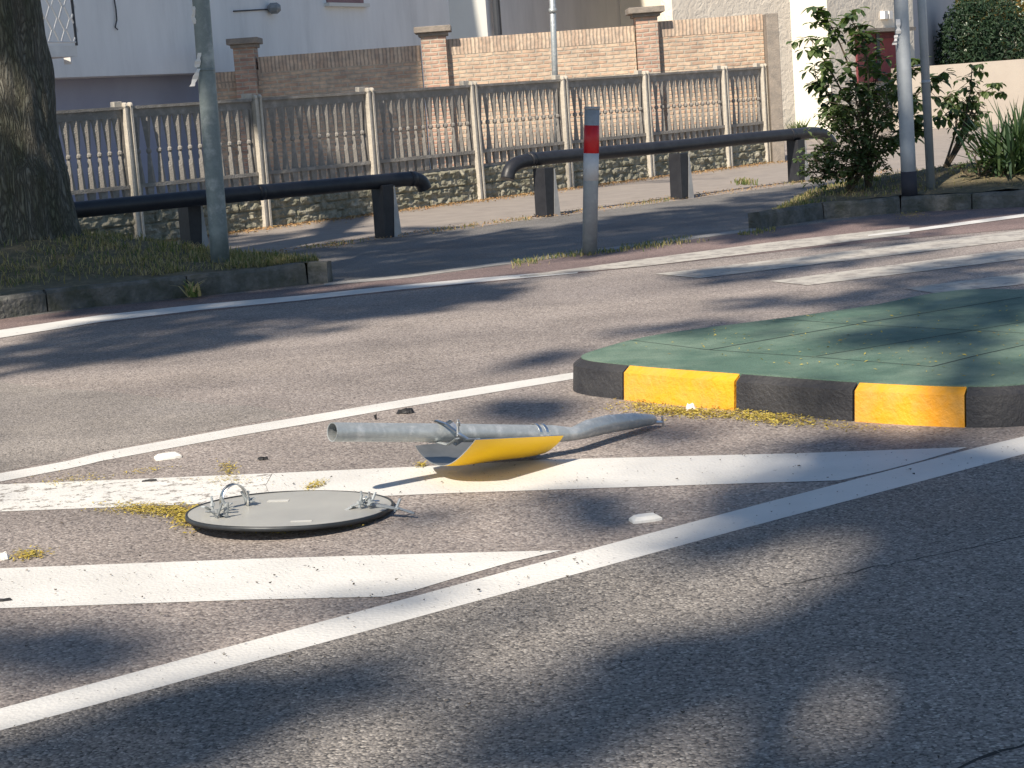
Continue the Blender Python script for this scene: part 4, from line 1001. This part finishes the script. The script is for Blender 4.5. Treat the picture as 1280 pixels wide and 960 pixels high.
# ------------------------------------------------------------------ shrubs in the right bed
def shrub(base_, stems, nleaf, spread, size, mat, lab, seed, name='shrub', whorl=6, droop=0):
    rr_ = random.Random(seed); o = thing(name, lab, 'shrub', tuple(base_)); mt = MB(); ml = MB()
    for pts in stems:
        pv_ = [p-base_ for p in pts]; sm = []
        for i in range(len(pv_)-1):
            p0, p1, p2, p3 = pv_[max(i-1,0)], pv_[i], pv_[i+1], pv_[min(i+2,len(pv_)-1)]
            for k in range(4): sm.append(cr_pt(p0, p1, p2, p3, k/4))
        sm.append(pv_[-1]); n_ = len(sm)
        mt.tube(sm, [.016-.012*k/(n_-1) for k in range(n_)], 6)
        for q in range(nleaf):
            t = rr_.uniform(.25, 1)**.7 if q > 3 else 1; k = min(n_-1, int(t*(n_-1))); c = sm[k]+Vector((rr_.gauss(0,spread), rr_.gauss(0,spread), rr_.gauss(0,spread*.8)))
            mt.tube([sm[k], c], [.004,.002], 4)
            for w__ in range(whorl):
                a = rr_.uniform(0, 6.28); el_ = rr_.uniform(-.7,.5)-droop; d_ = Vector((math.cos(a)*math.cos(el_), math.sin(a)*math.cos(el_), math.sin(el_))); s_ = size*rr_.uniform(.6,1.25)
                up_ = Vector((0,0,1)); sd_ = d_.cross(up_).normalized(); nr = sd_.cross(d_); wd = s_*.3; b_0 = c+d_*.01
                m1, m2 = b_0+d_*s_*.4, b_0+d_*s_*.75-nr*s_*.06; tip = b_0+d_*s_-nr*s_*.16
                ml.add([b_0, m1-sd_*wd+nr*wd*.25, m1-Vector((0,0,0)), m1+sd_*wd+nr*wd*.25, m2-sd_*wd*.75+nr*wd*.15, m2, m2+sd_*wd*.75+nr*wd*.15, tip],
                       [(0,2,1),(0,3,2),(1,2,5,4),(2,3,6,5),(4,5,7),(5,6,7)])
    mt.build('stems', M['twig'], o); ml.build('foliage', M[mat], o, smooth=False); return o
def st(*pts): return [P(u, v, Y) for u, v, Y in pts]
BB = g(1085,240,.15)
BB = Vector((BB.x, BB.y, .12)); Yb = BB.y
def sb(*pts): return [BB]+[P(u, v, Yb+dy) for u, v, dy in pts]
shrub(BB, [sb((1080,150,0),(1060,80,.1),(1040,35,.15),(1022,10,.2)), sb((1075,160,.1),(1050,110,0),(1030,75,0),(1012,45,.1)), sb((1085,150,0),(1085,90,0),(1078,50,-.1),(1062,22,0)),
           sb((1070,170,.2),(1045,140,.2),(1030,110,.3),(1020,95,.2)), sb((1090,160,.2),(1110,120,.3),(1125,90,.3),(1150,75,.2)), sb((1095,170,0),(1120,150,.2),(1150,115,.3),(1172,95,.2)),
           sb((1085,140,.3),(1095,100,.3),(1100,70,.2)), sb((1100,190,.1),(1130,170,.1),(1150,150,.2))], 26, .065, .12, 'bushleaf', 'tall leafy magnolia like shrub behind the thick grey pole', 4, whorl=6, droop=.15)
B2 = Vector((BB.x-.28, BB.y-.15, .1))
def sb2(*pts): return [B2]+[P(u, v, B2.y+dy) for u, v, dy in pts]
shrub(B2, [sb2((1060,215,0),(1035,200,0),(1012,202,0)), sb2((1065,200,0),(1040,190,.1),(1030,185,.1)), sb2((1070,200,0),(1060,165,0),(1048,130,.1)), sb2((1078,200,0),(1075,160,0),(1070,120,0)), sb2((1085,200,0),(1095,160,0),(1110,130,0)),
           sb2((1080,215,0),(1098,195,-.1),(1118,170,0)), sb2((1065,220,0),(1040,215,0),(1018,216,0)), sb2((1080,180,.2),(1085,140,.2),(1100,115,.2)), sb2((1075,220,-.1),(1072,200,-.1),(1090,190,0)), sb2((1070,190,.2),(1050,155,.2),(1038,145,.2))], 62, .085, .06, 'bushfine', 'bushy fine leaved shrub at the foot of the tall shrub, beside the rail end', 6, whorl=7)
B3 = g(1176,222,.2); B3.y += 0
def sb3(*pts): return [B3]+[P(u, v, B3.y+dy) for u, v, dy in pts]
shrub(B3, [sb3((1200,170,0),(1212,120,0),(1215,85,0)), sb3((1205,160,0),(1225,120,0),(1245,108,0)), sb3((1195,160,0),(1190,130,0),(1185,120,0)), sb3((1205,165,.1),(1200,140,.1),(1180,145,.1)), sb3((1205,175,0),(1215,150,0),(1220,140,0))], 22, .055, .085, 'bushleaf', 'slender drooping shrub right of the thin pole before the low wall', 8, whorl=5, droop=.5)
B4 = g(1225,226,.2)
shrub(B4, [[B4, P(1222,205,B4.y), P(1214,190,B4.y)], [B4, P(1235,210,B4.y), P(1240,195,B4.y)], [B4, P(1205,215,B4.y), P(1200,207,B4.y)]], 8, .05, .045, 'bushfine', 'low weedy plant in front of the spiky clump', 9, name='low_plant')
# spiky clump
Y0 = g(1275,222,.2); yu = thing('yucca', 'spiky dark green sword leaved clump at the right edge', 'plant', tuple(Y0)); mb = MB(); ry = random.Random(4)
for k in range(330):
    a = ry.uniform(0, 6.28); el_ = ry.uniform(.08, 1.45); ln = ry.uniform(.45,.85)*(1 if el_ < 1.2 else .95); d_ = Vector((math.cos(a)*math.cos(el_), math.sin(a)*math.cos(el_), math.sin(el_)))
    o_ = Vector((ry.gauss(0,.16), ry.gauss(0,.12), ry.uniform(0,.15))); sd_ = d_.cross(Vector((0,0,1))).normalized()*.017
    mid_ = o_+d_*ln*.5+Vector((0,0,.02)); tip = o_+d_*ln-Vector((0,0,.05*ry.random()))
    mb.add([o_-sd_*.6, o_+sd_*.6, mid_+sd_, tip, mid_-sd_], [(0,1,2,4),(4,2,3)])
mb.build('leaves', M['yucca'], yu)
MB().tube([(0,0,-.1),(0,0,.25)], [.07,.06], 8).build('stem', M['bark'], yu)
Bw = P(1003,172,41.0); sw = thing('weed', 'small weed growing at the foot of the bright cream wall', 'plant', (Bw.x, 41.2, 0)); mb = MB()
for _ in range(160): blade(mb, Vector((ry.gauss(0,.08), 0, 0)), ry.uniform(.2,.55), ry, .02, .7)
mb.build('leaves', M['bushfine'], sw)

# ------------------------------------------------------------------ trees whose crowns shade the street
def trunk_mesh(height, r0, flare, seed, seg=64, rows_=90, bulge=True):
    mb = MB(); vs = []
    for j in range(rows_+1):
        z = -.1+(height+.1)*(j/rows_)
        for k in range(seg):
            th = 2*math.pi*k/seg
            fl = flare*math.exp(-max(z,0)/.42)*(1+.35*math.sin(3*th+seed)+.2*math.sin(5*th+seed*2))
            q = Vector((math.cos(th)*2.2, math.sin(th)*2.2, z*.9+seed))
            rr_ = r0*(1-.035*z)+fl+.035*noise.noise(q*1.5)+.02*noise.noise(q*4)+.012*noise.noise(Vector((math.cos(th)*9, math.sin(th)*9, z*2.5)))
            if bulge: rr_ += .03*math.exp(-((z-1.0)/.12)**2)*max(0, math.cos(th-5.6))
            vs.append((rr_*math.cos(th)-.02*z, rr_*math.sin(th), z))
    mb.add(vs, [(j*seg+k, j*seg+(k+1)%seg, (j+1)*seg+(k+1)%seg, (j+1)*seg+k) for j in range(rows_) for k in range(seg)]); return mb
trees = [(TREE, .44, 'large rough barked street tree at the left edge of the photo, on a grassy bed'),
         (Vector((-10.5, 12.9, 0)), .35, 'street tree beyond the left edge, further along the same verge'),
         (Vector((-3.2, -3.6, 0)), .4, 'street tree behind the camera whose crown shades the near road'),
         (Vector((-10.5, -1.0, 0)), .4, 'street tree behind and left of the camera shading the far lane'),
         (Vector((4.2, -3.0, 0)), .35, 'street tree behind and right of the camera')]
# Which patches of ground lie in shade: (u, v, half width, half height, tilt in degrees, density); later lit ones cut holes
SH = [(560,866,260,26,-17,1),(780,905,210,38,-15,1),(420,768,120,14,-10,.9),(200,890,220,26,-15,1),(1150,760,180,80,-10,1),(1150,800,330,300,-12,1),(1290,640,170,75,-14,1),(1010,655,130,38,-14,.75),(880,825,300,55,-24,.95),(420,880,330,38,-21,.95),(60,960,260,60,-10,.75),
      (700,930,200,60,-10,.8),(560,860,70,30,-10,.6),(60,815,170,42,0,.9),(380,768,120,18,-8,.75),(740,640,80,32,8,.9),(520,655,75,22,8,.7),(600,690,60,18,-5,.6),(730,762,110,16,-3,.7),(840,680,50,20,-20,.6),
      (660,513,62,19,0,1),(830,545,100,14,6,.55),(930,585,110,14,0,.35),(600,455,150,18,-6,.8),(150,430,190,28,-6,.85),(470,378,210,20,-5,1),(230,395,180,14,-8,.9),(330,415,150,12,-5,.6),
      (180,352,300,42,-4,1),(850,410,120,9,-5,.7),(980,375,130,10,-5,.6),(1180,400,190,70,-5,.8),(960,440,190,22,0,.65),(1100,462,160,18,2,.5),(1200,450,90,40,0,.7),
      (1050,325,220,11,-9,.6),(930,340,110,8,-4,.9),(1210,330,120,9,-8,.7),(1100,300,100,6,-8,.6),(1180,262,150,22,-3,1),(1010,278,130,14,-10,1),(560,318,240,24,-6,1),(800,285,200,20,-8,1),(760,305,200,14,-8,1),
      (430,300,160,18,-4,.9),(990,240,90,10,-8,.9),(150,300,160,40,0,1),(640,350,120,8,-6,.5),(1000,520,120,10,5,.15),(880,480,60,30,0,.25),(1235,505,50,30,0,.8)]
LT = [(950,728,140,40,-22,.97),(690,800,150,36,-20,.97),(1040,905,120,42,-12,.97),(430,925,140,34,-12,.95),(570,815,70,24,-16,.9),(330,795,120,18,-12,.9),(640,860,60,20,-14,.7),
      (250,700,420,36,-3,.85),(300,590,420,60,-3,1),(560,580,120,30,0,1),(350,490,330,36,-10,1),(760,395,140,16,-4,.9),(1090,425,60,7,-4,.9),(820,460,40,8,0,.5),
      (855,492,80,40,5,.85),(1135,512,85,42,0,.95),(1000,445,120,14,-4,.5),(840,500,60,10,0,.6),(560,275,300,8,-8,.6),(900,235,200,14,-7,1),(1070,250,40,6,-5,0.5),(20,300,35,20,0,.8),(700,322,90,3,-7,.5),(900,320,120,6,-8,.7),(1120,312,110,4,-8,.8),(1240,300,60,5,-8,.8),(60,440,20,4,0,.6),
      (1020,296,60,4,-9,.5),(1240,278,70,8,-5,.7),(850,300,50,2,-8,.7),(600,335,80,2,-6,.6)]
def inside(u, v, e):
    cu, cv, ru, rv, tl, k = e; a = rad(tl); dx, dy = u-cu, v-cv; x = dx*math.cos(a)+dy*math.sin(a); y = -dx*math.sin(a)+dy*math.cos(a)
    q = (x/ru)**2+(y/rv)**2; return q
def dens(u, v, p):
    wob = 1+.5*noise.noise(p*2.1)+.35*noise.noise(p*5.3); d_ = 0
    for e in SH:
        q = inside(u, v, e)*wob
        if q < 1: d_ = max(d_, e[5]*min(1, (1-q)*4))
    for e in LT:
        q = inside(u, v, e)*wob
        if q < 1: d_ *= 1-e[5]*min(1, (1-q)*4)
    return d_ if d_ > .12 else 0
rt_ = random.Random(12); cot = 1/math.tan(EL); hd_ = Vector((math.sin(AZ), math.cos(AZ), 0))
crowns = [MB() for _ in trees]; lims = [[] for _ in trees]
fno = Vector((fd.y, -fd.x, 0))
SPOT = [(P(12,118,16.15), .27), (P(259,175,15.9), .3), (P(266,225,15.9), .2), (P(1275,222,19.0), .5), (P(1215,226,18.8), .35)]
def ok(c):
    k = c.z/math.sin(EL); G = c+L*k; u, v = proj(G)
    if 3 < G.y < 27 and -40 < u < 1320 and v < 1000 and (G-fA).dot(fno) > 0 and rt_.random() > dens(u, v, G)*1.6: return False
    t = (fA-c).dot(fno)/L.dot(fno)
    if t > 0:
        q = c+L*t; s_ = (q-fA).dot(fd)
        if 0 < q.z < 1.65 and -2.5 < s_ < 13 and True: return False
    for S_, r2_ in SPOT:
        if ((S_-c)-L*(S_-c).dot(L)).length < r2_: return False
    q = c+L*((WY-c.y)/L.y)
    if 0 < q.z < 2.9 and -1.2 < q.x < 5: return False
    q = c+L*((41.3-c.y)/L.y)
    if 0 < q.z < 4 and 5.5 < q.x < 12: return False
    return True
def putleaf(c, s):
    if not ok(c): return
    k = min(range(len(trees)), key=lambda i: (Vector((c.x,c.y,0))-trees[i][0]).length*(1 if i < 4 else 1.1)); o_ = trees[k][0]
    leaf(crowns[k], c-o_, s, rt_, 1.6, .55); lims[k].append(c-o_)
def cast(G, s, zr, jit=.05):
    z = rt_.uniform(*zr); t = (z-G.z)/math.sin(EL); c = G-L*t+Vector((rt_.gauss(0,jit), rt_.gauss(0,jit), 0)); putleaf(c, s)
NS = 0
while NS < 75000:
    NS += 1
    y = 3.2+24*rt_.random(); x = (rt_.uniform(-1,1))*(.30*y+.35)
    G = Vector((x, y, 0)); u, v = proj(G)
    if not (-250 < u < 1530 and v < 1050): continue
    d_ = dens(u, v, G)
    if y < 11 and rt_.random() > y/11: continue
    if rt_.random() < min(1, -math.log(1-.985*d_)/3.4): cast(G, rt_.uniform(.095,.14), (6.4, 9.8) if y > 11 else (7.0, 10.5))
# brick wall and house in the shade of the big tree
for _ in range(26000):
    u, v = rt_.uniform(240, 560), rt_.uniform(20, 250)
    lim = 548-(112-v)*.12*-1 if False else 540+(v-40)*.12
    if u > lim: continue
    G = P(u, v, WY); cast(G, .16, (10.0, 13.5))
for _ in range(2600):                                   # trunk: shade with one sunlit patch
    u, v = rt_.uniform(-40, 100), rt_.uniform(-60, 300)
    if ((u-14)/28)**2+((v-115)/48)**2 < 1+.5*rt_.random(): continue
    cast(P(u, v, 16.15), .1, (6.2, 9.0))
for _ in range(2600):                                   # bollard, poles, rails, right bed stay mostly shaded
    k = rt_.random()
    if k < .45: G = P(rt_.uniform(722,752), rt_.uniform(130,318), 15.7)
    elif k < .8: G = P(rt_.uniform(258,290), rt_.uniform(195,330), 15.9)
    else: G = P(rt_.uniform(460,700), rt_.uniform(195,290), 20.5)
    cast(G, .1, (6.5, 9.5))
# rest of the crowns above, so the trees are whole
for k, (pos, r0, lab) in enumerate(trees):
    n_ = 2600
    for _ in range(n_):
        d_ = Vector((rt_.gauss(0,1.6), rt_.gauss(0,1.6), 0)); c = pos-Vector((hd_.x, hd_.y, 0))*2.0+d_+Vector((0,0,rt_.uniform(9.0, 12.5)))
        if k == 0: c = pos+Vector((-1.5,0,0))+d_*.8+Vector((0,0,rt_.uniform(8.5,12)))
        if ok(c): leaf(crowns[k], c-pos, .13, rt_, .6, .55)
for k, (pos, r0, lab) in enumerate(trees):
    o = thing('street_tree', lab, 'tree', tuple(pos), 0, 'street trees along the road')
    trunk_mesh(4.6, r0, .16 if k else .17, 1.3+k, *( (72, 150) if k == 0 else (24, 20))).build('trunk', M['bark'], o, smooth=True)
    mb = MB(); top = Vector((-.09, 0, 4.4)); rl_ = random.Random(50+k)
    tg = rl_.sample(lims[k], min(22, len(lims[k]))) if lims[k] else []
    tg += [Vector((rl_.gauss(0,1.4), rl_.gauss(0,1.4), rl_.uniform(9,12))) for _ in range(4)]
    for q in tg:
        bad = sum(1 for j in range(3, 11) if not ok(top.lerp(q, j/10)+pos+Vector((0,0,.3*(1-abs(j-5)/5)))))
        if bad > 0: continue
        m_ = top.lerp(q, .45)+Vector((rl_.gauss(0,.2), rl_.gauss(0,.2), .7)); mb.tube([top, top.lerp(m_,.5)+Vector((0,0,.3)), m_, q], [.16,.10,.06,.02], 8)
    mb.build('limbs', M['bark'], o, smooth=True)
    crowns[k].build('crown', M['treeleaf'], o)
print('leaves', [len(c.f)//2 for c in crowns], 'balusters', nb_tot)
